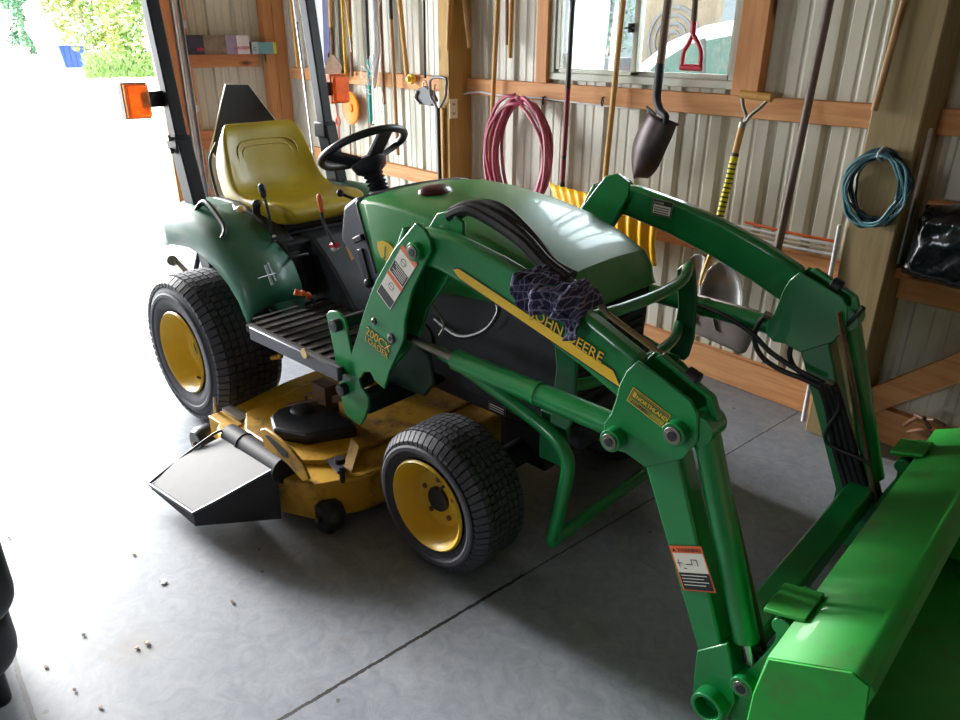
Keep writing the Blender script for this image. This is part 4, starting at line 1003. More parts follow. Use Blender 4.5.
def d_warn2(b, L, rect, poly, txt):
    h = .115
    rect(-.001,-h,L+.001,.0,BLACK_D); rect(0,-h+.001,L,-.001,ORANGE_D,.0002); rect(.004,-h+.004,L-.003,-.019,WHITE,.0004)
    rect(.004,-h+.004,L-.003,-.068,BLACK_D,.0006)
    txt('WARNING', .020, -.015, .0125, BLACK_D, .0014, bold=.02)
    poly([(.006,-.015),(.014,-.015),(.010,-.006)], BLACK_D,.0008)
    for k in range(4): rect(.008,-.076-k*.008,L-.010-(k%2)*.01,-.074-k*.008,WHITE,.0008)
    for q in (((.012,-.055),(.014,-.035)),((.008,-.045),(.022,-.043)),((.03,-.048),(.048,-.046)),((.046,-.048),(.048,-.034)),((.046,-.036),(.060,-.034)),((.06,-.05),(.062,-.034)),((.022,-.058),(.030,-.056))):
        rect(q[0][0],q[0][1],q[1][0],q[1][1],BLACK_D,.0008)
decal((663,542), (695,543), YS-.493, armN, 'warning_decal', d_warn2, 'orange white and black warning decal')
def d_far(b, L, rect, poly, txt):
    rect(0,0,L,.055,STEEL); rect(.003,.003,L-.003,.052,BLACK_D,.0003); rect(.006,.006,L-.006,.036,WHITE,.0005)
    for k in range(3): rect(.010,.010+k*.008,L-.012,.013+k*.008,BLACK_D,.0007)
    txt('LOADER', .006, .040, .010, WHITE, .0012)
decal((647,213), (667,218), YS+.423, boomF, 'rating_decal', d_far)
def d_blk(b, L, rect, poly, txt):
    rect(0,0,L,.035,STEEL); rect(.002,.002,L-.002,.033,BLACK_D,.0003)
    for k in range(3): rect(.006,.007+k*.008,L-.008,.010+k*.008,WHITE,.0006)
decal((485,408), (502,416), -.257, bpy.data.objects['side_panel'], 'engine_decal', d_blk)
# ---- rag on the near boom
RAG = mat('rag_cloth', '#2a2d48', .95, col2='#3b3f5e', scale=40, bump=.6, bscale=200)
RAGL = mat('rag_stripe', '#7d7a92', .95, col2='#5f5e7c', scale=60)
def striped(m, light):
    nt = m.node_tree; N = nt.nodes; Lk = nt.links; b_ = N['Principled BSDF']; src = b_.inputs['Base Color'].links[0].from_socket
    tc = N.new('ShaderNodeTexCoord'); n_ = N.new('ShaderNodeTexNoise'); n_.inputs['Scale'].default_value = 9; Lk.new(tc.outputs['Object'], n_.inputs['Vector'])
    ad = N.new('ShaderNodeVectorMath'); ad.operation = 'MULTIPLY_ADD'; ad.inputs[1].default_value = (.06,.06,.06); Lk.new(n_.outputs['Color'], ad.inputs[0]); Lk.new(tc.outputs['Object'], ad.inputs[2])
    out = src
    for d, sc in (('X', 26), ('Z', 14)):
        w_ = N.new('ShaderNodeTexWave'); w_.bands_direction = d; w_.inputs['Scale'].default_value = sc; Lk.new(ad.outputs[0], w_.inputs['Vector'])
        g = N.new('ShaderNodeMath'); g.operation = 'GREATER_THAN'; g.inputs[1].default_value = .94; Lk.new(w_.outputs['Fac'], g.inputs[0])
        g2 = N.new('ShaderNodeMath'); g2.operation = 'MULTIPLY'; g2.inputs[1].default_value = .7; Lk.new(g.outputs[0], g2.inputs[0])
        x_ = N.new('ShaderNodeMix'); x_.data_type = 'RGBA'; Lk.new(g2.outputs[0], x_.inputs[0]); Lk.new(out, x_.inputs[6]); x_.inputs[7].default_value = lin(light); out = x_.outputs[2]
    Lk.new(out, b_.inputs['Base Color'])
striped(RAG, '#8d8aa6')
def rag():
    b = mb(RAG); nu, nv = 46, 34; rnd = random.Random(5)
    rows = []
    for i in range(nu+1):
        u = i/nu; r = []
        for j in range(nv+1):
            v = j/nv
            # drape: v across the boom (0 far/top side, 1 down the near face), u along it
            x = 1.775+.185*u + .016*math.sin(v*7+u*3)*(.3+.7*v)
            top_z = 1.075-.30*(x-1.7)*1.0
            top_z = 1.024-(x-1.67)*.235-(max(0, x-1.8))**2*.9
            e = .016+.016*abs(math.sin(u*11+v*5))*(.4+noise.noise(Vector((u*5,v*5,1))))+.012*noise.noise(Vector((u*14,v*12,2)))
            if v < .5:
                t = v/.5; y = -.385-.115*t; z = top_z+e+.03*math.sin(u*9+1)*t*(1-t)+.02*math.exp(-((u-.8)/.2)**2)
                if t < .25: z -= (.25-t)*.15
            else:
                t = (v-.5)/.5; L = .050-.02*u+.014*math.sin(u*7.3+.6)+.006*math.sin(u*17)
                y = -.505-e*.9-.012*math.sin(u*19+t*3); z = top_z+e*(1-t)-t*L
            r.append(Vector((x, y+YS*.0, z)))
        rows.append(r)
    b.grid(rows)
    me = b
    for f in b.bm.faces:
        pass
    o = b.build('rag', None, solid=.004, smooth=180, sub=1)
    o.rotation_euler = (0,0,-RHO)
    tag(o, 'crumpled dark navy striped rag lying over the near loader arm above the lettering', 'rag')
rag()
# ================================================================= THINGS ON THE FAR WALL
TOOLS = 'long handled tools hanging on the far wall'
HW = wood('ash_handle', '#9c7446', '#b58c5a', 'z', knot='#7c5630', rough=.5)
HWD = wood('dark_handle', '#7a4e34', '#8f6044', 'z', knot='#4a2d1c', rough=.55)
HWL = wood('light_handle', '#b8843c', '#cc9a50', 'z', knot='#8c6030', rough=.5)
TEAL = mat('teal_grip', '#1a9a94', .45); YELP = mat('yellow_plastic', '#fbb80c', .4, col2='#ffc424', scale=3); YELM = mat('yellow_metal', '#e0b018', .4, col2='#cf9f10')
ORP = mat('orange_plastic', '#ee8418', .45, col2='#f0902a'); REDP = mat('red_grip', '#b0182c', .4, col2='#c02034'); BLUEV = mat('blue_violet', '#45466e', .5, col2='#555884'); WHP = mat('white_plastic', '#d6d6da', .4, col2='#e2e2e6')
REDW = mat('dark_red_metal', '#7a1828', .4, col2='#8c2030')
def pole(label, cat, a, c, r, segs, name=None, y=1.49, y2=None, group=None, ext=0, rt=None):
    """a top pixel, c bottom pixel; segs: list of (fraction_end, material, part name)"""
    p0 = wp(*a, y2 if y2 is not None else y); p1 = wp(*c, y)
    if ext: p0 = p0+(p0-p1).normalized()*ext
    root = empty(name or cat.replace(' ', '_'), p1)
    tag(root, label, cat, group)
    f0 = 0
    for k, (f1, m, pn) in enumerate(segs):
        # fractions are measured from the bottom
        b = mb(m); A = p1+(p0-p1)*f0; B = p1+(p0-p1)*f1
        b.tube([A, A+(B-A)*.5, B], r*(1.0 if 'grip' not in pn else 1.12), 12); o = b.build(pn, root); o.matrix_parent_inverse = Matrix.Translation(-p1)
        f0 = f1
    return root, p0, p1
def add(root, b, name, **k): o = b.build(name, root, **k); o.matrix_parent_inverse = Matrix.Translation(-root.location); return o
def hook(px, py, y=1.50):
    q = wp(px, py, 1.52); b = mb(BLACKM); b.tube([q+Vector((0,0,.01)), q+Vector((0,-.03,.0)), q+Vector((0,-.045,.01)), q+Vector((0,-.045,.03))], .003, 6, smooth=3); o = b.build('wall_hook'); return o
# left part of the wall (behind seat and steering wheel)
root, p0, p1 = pole('tan wooden rake handle hanging behind the far roll bar post', 'tool handle', (291,0), (298,67), .016, [(1,HWL,'handle')], y=1.47, ext=.5)
root, p0, p1 = pole('long aluminium pole with a pale label standing behind the far roll bar post', 'pole', (294,0), (320,205), .013, [(.75,CHROME,'tube'),(.95,WHP,'label_sleeve'),(1,CHROME,'tube_end')], y=1.35, ext=.3)
root, p0, p1 = pole('thin yellow handle partly hidden just right of the far roll bar post', 'tool handle', (305,0), (310,26), .014, [(1,YELM,'handle')], y=1.48, ext=.4)
def flat(label, cat, poly, th, m, y=1.48, name=None):
    b = mb(m); P_ = [wp(*q, y) for q in poly]; b.prism(P_, (0,th,0)); o = b.build(name or cat.replace(' ','_'), bevel=.002); tag(o, label, cat); return o
q0 = wp(318,0,1.47)
flat('long flat white plastic strip hanging left of the blue one', 'plastic strip', [(312,-30),(322,-30),(325,68),(317,66)], .02, WHP)
o = flat('narrow blue-violet fabric strip hanging beside the white plastic strip', 'fabric strip', [(321,-30),(328,-30),(330,62),(324,63)], .03, BLUEV, 1.46)
root, p0, p1 = pole('narrow trenching spade with tan handle, its blade behind the amber lamp', 'spade', (330,-10), (331,27), .015, [(1,HWL,'handle')], y=1.47, ext=.5)
b = mb(RUST); b.tube([p1+Vector((0,0,.02)), p1+Vector((0,0,-.10)), wp(332,60,1.47)], .014, 10, smooth=4); add(root, b, 'socket')
b = mb(RUST); P_ = [wp(*q,1.46) for q in [(328,52),(334,55),(342,66),(340,82),(338,96),(330,100),(322,92),(322,76),(326,66)]]; b.prism(P_, (0,.006,0)); add(root, b, 'blade', bevel=.002)
pole('yellow tube handle, left one of the yellow pair', 'tool handle', (342,0), (346,78), .011, [(1,YELM,'handle')], y=1.48, ext=.5)
pole('thin yellow tube handle, right one of the yellow pair', 'tool handle', (346,0), (352,52), .009, [(.12,STEEL,'tip'),(1,YELM,'handle')], y=1.48, ext=.5)
pole('reddish-brown wooden handle right of the yellow pair', 'tool handle', (349,0), (352,76), .014, [(1,HWD,'handle')], y=1.49, ext=.5)
root, p0, p1 = pole('teal and black pole wrapped with white cord at the girt', 'pole', (366,0), (371,122), .013, [(.35,TEAL,'lower_sleeve'),(.88,BLACK,'shaft'),(1,TEAL,'upper_sleeve')], y=1.45, ext=.4)
b = mb(BLACKM); b.tube([p1, p1+Vector((.01,0,-.02)), p1+Vector((.035,0,-.015))], .005, 8, smooth=3); add(root, b, 'hook_tip')
b = mb(WHP); rnd = random.Random(9)
for k in range(7):
    c = wp(rnd.uniform(365,378), rnd.uniform(58,90), 1.43); b.tube([c+Vector((rnd.uniform(-.05,.05), rnd.uniform(-.02,.01), rnd.uniform(-.04,.04))) for _ in range(6)], .0028, 6, smooth=5)
for x_ in (376,381): b.tube([wp(x_+rnd.uniform(-3,3), y_, 1.44) for y_ in range(-20, 130, 12)], .002, 6, smooth=4)
tag(b.build('cord_tangle'), 'tangled white cord tied around the teal and black pole', 'cord')
b = mb(mat('clear_wrap', '#dfe3e4', .25, coat=.6)); b.tube([wp(373,-20,1.46), wp(375,20,1.46), wp(376,50,1.46), wp(374,88,1.46)], .022, 10, smooth=4, rr=[.03,.026,.03,.012])
tag(b.build('plastic_wrap'), 'long bunched white plastic wrap hanging beside the teal pole', 'plastic wrap')
pole('plain brown wooden handle ending level with the amber lamp', 'tool handle', (380,0), (384,104), .012, [(1,HWD,'handle')], y=1.47, ext=.4)
pole('brown wooden handle with a yellow and black grip band', 'tool handle', (390,-5), (398,155), .013, [(.66,HW,'handle'),(.80,BLACK,'black_band'),(.87,YELM,'yellow_band'),(1,HWD,'handle_end')], y=1.47, ext=.3)
pole('tan wooden handle ending just above the wall board, left of the yellow reel', 'tool handle', (399,-5), (407,75), .016, [(1,HWL,'handle')], y=1.48, ext=.5)
b = mb(YELM); c = wp(413,79,1.50); b.lathe([(0,.0),(0,.032),(-.03,.032),(-.03,.018),(-.05,.018),(-.05,0)], c, 'y', 20); tag(b.build('tape_reel', bevel=.003), 'small yellow round reel on the wall board', 'tape reel')
# black tools with stirrup handles
root, p0, p1 = pole('thin black pole with a looped end and black claw head beside the tan post', 'reaching tool', (424,-5), (425,78), .008, [(1,BLACK,'shaft')], y=1.42, ext=.4)
b = mb(STEEL); c = wp(425,85,1.42); b.tube([c+Vector((.022*math.cos(a),0,.035*math.sin(a)-.01)) for a in [2*PI*k/14 for k in range(14)]], .004, 8, closed=True); add(root, b, 'loop')
b = mb(BLACK); cc = [wp(*q,1.41) for q in [(416,90),(424,86),(431,92),(435,101),(430,106),(420,104),(415,97)]]; b.prism(cc, (0,.03,0)); b.use(STEEL).tube([wp(417,91,1.40), wp(415,98,1.40), wp(420,104,1.40)], .008, 8, smooth=4); add(root, b, 'claw_head', bevel=.006)
root, p0, p1 = pole('black shafted fork with grey stirrup handle hanging on the tan post', 'garden fork', (438,108), (440,185), .012, [(.9,BLACK,'shaft'),(1,BLACKM,'collar')], y=1.36)
b = mb(mat('grey_handle','#6e6e70',.4)); c = wp(438,112,1.36)
b.tube([c, wp(436,106,1.36), wp(431,97,1.36), wp(430,86,1.36), wp(431,79,1.36), wp(438,77,1.36), wp(446,79,1.36), wp(446,88,1.36), wp(445,97,1.36), wp(440,107,1.36)], .009, 10, smooth=4)
b.tube([wp(436,104,1.35), wp(434,95,1.35), wp(435,84,1.35)], .004, 6); add(root, b, 'stirrup_handle')
pole('tan wooden stick leaning in front of the tan post, below the fork handle', 'wooden stick', (443,108), (444,186), .010, [(1,HWL,'stick')], y=1.37)
# orange disc and hook
b = mb(ORP); c = wp(351,108,1.50); b.lathe([(0,0),(-.004,.098),(-.012,.112),(-.004,.118),(.004,.112),(.004,0)], c, 'y', 36); b.lathe([(-.006,.03),(-.012,.03),(-.012,.0)], c, 'y', 20)
for v in b.bm.verts: v.co.z = c.z+(v.co.z-c.z)*1.0
tag(b.build('orange_disc'), 'round orange plastic disc hanging on the wall right of the amber lamp', 'disc')
b = mb(mat('pink_red', '#c8604c', .5)); c = wp(338,120,1.48)
b.tube([c+Vector((.028*math.cos(a), 0, .03*math.sin(a)-.01)) for a in [2*PI*k/16 for k in range(16)]], .008, 8, closed=True); b.tube([c+Vector((-.005,0,.02)), c+Vector((-.01,0,.08)), c+Vector((-.02,0,.12))], .005, 8); b.tube([c+Vector((.0,0,-.04)), c+Vector((-.01,0,-.30))], .006, 8)
tag(b.build('scissor_tool'), 'red looped hand tool hanging left of the orange disc', 'hand tool')
pole('thin pink-orange rod hanging below the orange disc', 'rod', (350,125), (351,160), .006, [(1,HWD,'rod')], y=1.49)
# dowels on and right of the tan post
pole('light wooden dowel hanging on the right face of the tan post', 'dowel', (450,-5), (448,50), .014, [(1,HWL,'dowel')], y=1.365, ext=.4)
pole('wooden dowel hanging tilted just right of the tan post', 'dowel', (464,-5), (470,48), .015, [(1,HW,'dowel')], y=1.47, ext=.4)
pole('long slim wooden handle left of the red hose, running behind it', 'tool handle', (498,-5), (489,178), .014, [(.84,HWL,'handle'),(1,HWL,'handle_tip')], y=1.44, y2=1.50, ext=.1)
pole('short dark dowel, left of the pair beside the window post', 'dowel', (507,-5), (507,45), .010, [(1,HWD,'dowel')], y=1.50, ext=.4)
pole('longer light dowel, right of the pair beside the window post', 'dowel', (512,-5), (510,58), .013, [(1,HWL,'dowel')], y=1.49, ext=.4)
# outlet and cable
b = mb(mat('ivory_plastic', '#eee4c8', .4)); x0 = -.609
A = wpx(449,99,x0); B_ = wpx(457,118,x0)
b.box(x0, x0+.008, min(A.y,B_.y), max(A.y,B_.y), B_.z-.0, A.z); ob = b.build('outlet', bevel=.002); tag(ob, 'ivory electrical outlet on the right face of the tan post', 'outlet')
b = mb(BLACK); yy = (A.y+B_.y)/2
for zz in ((A.z*2+B_.z)/3+.008, (A.z+B_.z*2)/3-.008): b.box(x0+.008, x0+.0095, yy-.008, yy-.004, zz-.008, zz+.006); b.box(x0+.008, x0+.0095, yy+.004, yy+.008, zz-.008, zz+.006)
b.build('outlet_socket', ob)
b = mb(WHP); b.tube([wp(457,98,1.50), wp(464,94,1.50), wp(478,92,1.51), wp(500,95,1.515), wp(540,98,1.515)], .005, 8, smooth=5)
b.tube([wp(540,98,1.515), wp(580,103,1.517), wp(640,110,1.517)], .004, 8, smooth=3); tag(b.build('white_cable'), 'thin white cable running from the outlet along the wall board', 'cable')
# red hose coil
HR_ = mat('red_hose', '#b04660', .4, col2='#c05c72', scale=12, coat=.2)
b = mb(HR_); rnd = random.Random(21)
c = wp(520,153,1.46)
pts = []
loops = 9; N_ = 22
for L_ in range(loops):
    rx = .255+rnd.uniform(-.07,.02); rz = .325+rnd.uniform(-.05,.02); dy = rnd.uniform(-.045,.03); ox = rnd.uniform(-.02,.02)
    for k in range(N_):
        a = PI/2+2*PI*k/N_
        zz = rz*math.sin(a); top = .305
        if math.sin(a) > 0: zz = zz*top/rz if False else min(zz, .30+.006*L_-.02)
        pts.append(Vector((c.x+ox+rx*math.cos(a)*(1 if math.sin(a) < .5 else .95), c.y+dy+.01*math.sin(a*3+L_), c.z-.015+zz+.01*math.sin(a*2+L_))))
b.tube(pts, .0105, 8, smooth=2)
tag(b.build('red_hose'), 'coiled dark red air hose hanging on the wall left of the window', 'hose')
for i,(px,py,lb) in enumerate([(515,97,'black wire hook holding the red hose'),(545,100,'bent wire hook beside the stained patch of the wall board'),(604,101,'small wire hook on the board below the window')]):
    q = wp(px,py,1.518); b = mb(BLACKM); b.tube([q+Vector((0,0,.02)), q+Vector((0,-.02,.0)), q+Vector((.02,-.035,-.02)), q+Vector((.03,-.04,.0)), q+Vector((.02,-.04,.02))], .004, 6, smooth=4); tag(b.build('wire_hook'), lb, 'hook', 'wire hooks on the wall board')
# yellow ribbed snow shovel with black and red handle
root, p0, p1 = pole('yellow ribbed snow shovel with black and red handle below the window', 'snow shovel', (573,0), (562,190), .013, [(.05,BLACKM,'lower_end'),(.18,REDW,'lower_tube'),(.20,BLACK,'clamp_ring'),(.56,REDW,'red_tube'),(.97,BLACK,'black_tube'),(1,BLACK,'grip_end')], y=1.42, y2=1.40)
b = mb(BLACK); b.ball(p0+Vector((0,0,.02)), .024, 12, (1,1,1.2)); add(root, b, 'top_knob')
b = mb(YELP); tl = wp(549,183,1.40); trr = wp(663,205,1.30); br = wp(657,266,1.32); bl = wp(572,245,1.44)
rows = []
NU = 66
for i in range(NU+1):
    u = i/NU; r = []
    for j in range(9):
        v = j/8; p = (tl*(1-u)+trr*u)*(1-v)+(bl*(1-u)+br*u)*v
        p = p+Vector((.03*math.sin(v*PI)*(1-u), -.05*math.sin(u*PI)-.03*math.sin(v*PI)+.010*math.sin(u*2*PI*11), 0))
        r.append(p)
    rows.append(r)
b.grid(rows); add(root, b, 'ribbed_blade', solid=.005, smooth=60)
pole('long pale wooden handle leaning across the left part of the window', 'tool handle', (624,-5), (604,188), .014, [(1,HWL,'handle')], y=1.44, y2=1.49, ext=.2)
# round point shovel hung upside down
HS_ = wood('weathered_handle', '#5c4636', '#75604c', 'z', knot='#3a2c22')
root, p0, p1 = pole('dark steel round point shovel hanging blade down in front of the window', 'shovel', (669,-5), (660,68), .019, [(1,HS_,'handle')], y=1.45, y2=1.45, ext=.3)
SHB = mat('shovel_steel', '#3c3234', .42, .5, col2='#55494a', scale=8)
b = mb(BLACKM); b.tube([p1+Vector((.0,0,.02)), wp(658,85,1.45), wp(657,98,1.44), wp(660,110,1.42), wp(666,117,1.40), wp(664,124,1.40)], .019, 12, smooth=4, rr=[.021,.02,.019,.018,.016,.006]); add(root, b, 'socket')
b = mb(SHB)
outline = [(-.092,0),(-.10,-.03),(-.108,-.09),(-.104,-.16),(-.08,-.22),(-.04,-.268),(0,-.29),(.04,-.268),(.08,-.22),(.104,-.16),(.108,-.09),(.10,-.03),(.092,0)]
top = wp(661,116,1.42); tip = wp(637,178,1.42); ax = (tip-top); L_ = ax.length; ax.normalize(); side = Vector((0,1,0)).cross(ax).normalized()
if side.x < 0: side = -side
rows = []
for i in range(15):
    v = i/14; w = .092*(1 if v < .5 else math.sqrt(max(0, 1-((v-.5)/.5)**2)))*(.9+.1*min(1, v*5))
    rows.append([top+ax*(v*L_)+side*(w*t)+Vector((0, -.025+.045*t*t-.02*math.sin(v*PI), 0)) for t in [-1+k/5 for k in range(11)]])
b.grid(rows); add(root, b, 'blade', solid=.003, smooth=80)
b = mb(BLACKM); b.cyl(top-side*.098+Vector((0,.01,0)), top-side*.02+Vector((0,-.02,0)), .006, 8); b.cyl(top+side*.02+Vector((0,-.02,0)), top+side*.098+Vector((0,.01,0)), .006, 8); add(root, b, 'step_edge')
# red D handle from above
root, p0, p1 = pole('red plastic D-handle on a dark shaft hanging in front of the window', 'shovel', (696,-5), (693,34), .013, [(.09,REDP,'red_sleeve'),(1,HS_,'shaft')], y=1.44, ext=.4)
b = mb(REDP); b.tube([wp(693,34,1.44), wp(689,43,1.44), wp(684,52,1.44), wp(682,66,1.44)], .010, 10, smooth=4); b.tube([wp(693,34,1.44), wp(698,43,1.44), wp(701,52,1.44), wp(700,67,1.44)], .010, 10, smooth=4); b.tube([wp(681,67,1.44), wp(701,68,1.44)], .014, 12); add(root, b, 'd_handle')
# D handled shovel with yellow grip and silver blade
SIL = mat('silver_blade', '#a9a9a6', .28, .9, col2='#c4c4c2', scale=3)
root, p0, p1 = pole('upright shovel with wooden D-handle, yellow striped grip and silver round blade', 'shovel', (743,122), (703,285), .015, [(.02,HW,'handle_foot'),(.42,HWL,'handle'),(.80,mat('lemon_grip','#e6d41c',.4),'yellow_grip'),(.82,BLACK,'grip_ring'),(.97,HWL,'upper_handle'),(1,STEEL,'ferrule')], y=1.33, y2=1.44)
ya_, yb__ = 1.42, 1.44
b = mb(STEEL); b.tube([wp(744,124,yb__), wp(746,116,yb__), wp(743,106,yb__), wp(742,94,yb__)], .008, 10, smooth=4); b.tube([wp(744,124,yb__), wp(751,115,yb__), wp(763,105,yb__), wp(771,95,yb__)], .008, 10, smooth=4); add(root, b, 'yoke')
b = mb(HWL); b.cyl(wp(741,94,yb__), wp(772,98,yb__), .017, 14); add(root, b, 'grip_bar')
b = mb(BLACK); g0 = p1+(p0-p1)*.44; g1 = p1+(p0-p1)*.78; d = (g1-g0)
for k in range(12):
    q = g0+d*(k/12); b.lathe([(0,.0172),(.003,.0178),(.006,.0172)], q, tuple(d.normalized()), 12)
add(root, b, 'grip_stripes')
def blade(root, poly, y, m, name='blade', dish=.03, th=.003):
    b = mb(m); P_ = [wp(*q, y) for q in poly]; c = sum(P_, Vector())/len(P_)
    rings = []
    for k, (s_, dy) in enumerate([(1,0),(.9,dish*.4),(.7,dish*.8),(.4,dish),(.1,dish)]): rings.append([c+(p-c)*s_+Vector((0,dy,0)) for p in P_])
    b.grid(rings, closed_u=True); b.f([v for v in b.bm.verts][-len(P_):]); return add(root, b, name, solid=th, smooth=80)
blade(root, [(718,261),(726,263),(735,270),(741,281),(743,295),(742,310),(737,322),(715,326),(701,318),(699,300),(702,284),(708,270)], 1.30, SIL)
root2 = empty('spade', wp(695,300,1.33)); tag(root2, 'spade with silver blade and brass coloured socket leaning left of the round silver shovel blade', 'spade')
blade(root2, [(690,258),(695,254),(701,254),(706,257),(703,270),(700,290),(700,315),(684,312),(686,290),(688,270)], 1.34, SIL, dish=.015)
b = mb(mat('brass_socket','#b0905a',.3,.8)); b.tube([wp(712,252,1.34), wp(706,268,1.33), wp(701,285,1.32)], .013, 10, smooth=3); add(root2, b, 'socket')
b = mb(HW); b.tube([wp(712,252,1.34), wp(718,235,1.38)], .014, 10); add(root2, b, 'handle')
GS = mat('dull_grey_steel', '#8f8684', .5, .4, col2='#7d7472', scale=6)
root3 = empty('scoop_shovel', wp(720,350,1.25)); tag(root3, 'large flat grey scoop shovel blade with two ribs standing against the wall base', 'scoop shovel')
blade(root3, [(686,296),(690,292),(758,310),(762,316),(757,330),(746,352),(742,354),(683,328),(681,322)], 1.24, GS, dish=-.012)
b = mb(STEEL); b.tube([wp(692,305,1.225), wp(695,323,1.225)], .006, 8); b.tube([wp(712,311,1.225), wp(716,330,1.225)], .006, 8); add(root3, b, 'rib')
# long grey pole
pole('very long dull brown steel pole leaning on the wall right of the window', 'pole', (832,-10), (777,252), .016, [(1,mat('brown_pole','#5e5048',.5,.3,col2='#6e6058'),'tube')], y=1.36, y2=1.46, ext=.5)
pole('short slim light brown stick leaning against the left edge of the treated post', 'wooden stick', (907,-10), (874,111), .012, [(1,HW,'stick')], y=1.345, y2=1.355, ext=.4)
# bundle of thin rods on the girt
RL = ['thin pale rod on the lower wall board, top of the bundle','thin pale rod in the middle of the bundle on the lower board','thin pale rod, lowest of the bundle on the lower board','thin orange rod lying in the bundle on the lower board']
for i, (a, c, m, dy) in enumerate([((738,226),(838,245),WHP,0),((740,231),(838,250),mat('pale_rod','#b8ac98',.5),-.012),((742,236),(836,255),WHP,-.024),((745,222),(838,242),ORANGE_K,-.006)]):
    b = mb(m); b.tube([wp(*a, 1.50+dy), wp((a[0]+c[0])/2, (a[1]+c[1])/2+1, 1.50+dy), wp(*c, 1.50+dy)], .006, 8, smooth=3); tag(b.build('thin_rod'), RL[i], 'rod', 'bundle of thin rods on the lower wall board')
b = mb(REDP); b.ball(wp(731,228,1.47), .017, 14); tag(b.build('red_knob_ball'), 'small red ball tip at the left end of the thin rods', 'ball')
# vertical thin conduit left of the post
b = mb(WHP); b.tube([wp(840,225,1.37), wp(820,330,1.35), wp(803,421,1.30)], .009, 10); tag(b.build('white_rod'), 'thin off-white rod leaning upright against the left side of the treated post', 'rod')
# teal cord coil on the post
TC_ = mat('teal_cord', '#0a2c36', .5, col2='#0f3a46', scale=20); TC2 = mat('pale_teal_cord', '#4f828c', .5)
cc = wp(876,188,1.33); b = mb(TC_); rnd = random.Random(12)
root = empty('cord_coil', cc); tag(root, 'coil of dark teal electrical cord hanging on the treated post', 'cord coil')
for m, n_ in ((TC_, 11), (TC2, 3)):
    b = mb(m)
    for L_ in range(n_):
        rx = .095+rnd.uniform(-.012,.018); rz = .118+rnd.uniform(-.014,.018); ph = rnd.uniform(0,6); ox = rnd.uniform(-.008,.008); dy = rnd.uniform(-.03,.03) if m is TC_ else -.035
        b.tube([Vector((cc.x+ox+rx*math.cos(a)+.004*math.sin(5*a+ph), cc.y+dy+.006*math.sin(3*a+ph), cc.z+rz*math.sin(a)+.004*math.cos(4*a+ph)-(.012*rnd.random() if math.sin(a)<-.6 else 0))) for a in [2*PI*k/22 for k in range(22)]], .0045, 7, closed=True, smooth=2)
    add(root, b, 'cord_loops')
b = mb(WHP); q = cc+Vector((0,0,.118)); b.tube([q+Vector((0,-.05,.0)), q+Vector((.0,0,.026)), q+Vector((0,.04,0)), q+Vector((0,0,-.026))], .004, 6, closed=True, smooth=3); add(root, b, 'tie')
# right of the post
b = mb(TRK); b.tube([wp(929,128,1.46), wp(898,263,1.46)], .015, 12); tag(b.build('conduit'), 'grey metal conduit running down the wall just right of the treated post', 'conduit')
BAG = mat('black_bag', '#0d1216', .22, coat=.3)
rows = []; q0, q1, q2, q3 = wp(926,205,1.44), wp(1010,206,1.44), wp(1010,305,1.44), wp(901,272,1.44)
b = mb(BAG)
for i in range(25):
    u = i/24; r = []
    for j in range(19):
        v = j/18; p = (q0*(1-u)+q1*u)*(1-v)+(q3*(1-u)+q2*u)*v
        e = (min(u,1-u,.15)/.15)**.5*(min(v,1-v,.15)/.15)**.5
        p = p+Vector((0, -.09*e+.018*noise.noise(Vector((u*9+v*6,v*3,0)))+.01*noise.noise(Vector((u*22+v*14,v*8,3))), 0)); r.append(p)
    rows.append(r)
V = b.grid(rows); 
rim_ = V[0]+[r[-1] for r in V[1:]]+V[-1][::-1][1:]+[r[0] for r in V[1:-1][::-1]]
cb = [b.v(Vector((v.co.x, 1.515, v.co.z))) for v in rim_]
for k in range(len(rim_)): b.f([rim_[k], rim_[(k+1)%len(rim_)], cb[(k+1)%len(rim_)], cb[k]])
root = empty('wrapped_bundle', (q3.x+.3, 1.5, q3.z)); tag(root, 'black plastic wrapped bundle on the wall board at the right edge of the picture', 'bundle')
add(root, b, 'black_wrap', smooth=180)
b = mb(W_PINE); b.box(q0.x-.0, q1.x, 1.45, 1.515, q0.z-.005, q0.z+.012); add(root, b, 'top_slat')
b = mb(W_Y); b.box(wp(895,272,1.5).x, wp(895,272,1.5).x+.06, 1.46, 1.518, wp(900,268,1.5).z-.03, wp(900,268,1.5).z+.01); tag(b.build('wood_block', bevel=.003), 'small wooden block under the grey conduit', 'wood block')
# scraps behind the bucket
b = mb(RUST)
for k, (a, c) in enumerate([((905,425),(925,418)),((915,415),(930,428)),((908,432),(935,434)),((922,420),(945,426))]):
    b = mb(RUST if k % 2 else HWD); b.tube([wp(*a,1.40), wp((a[0]+c[0])/2,(a[1]+c[1])/2-3,1.38), wp(*c,1.40)], .008, 8, smooth=3); o = b.build('twig'); tag(o, 'brown twig lying at the wall base behind the far end of the bucket', 'twig', 'twigs at the wall base behind the bucket')
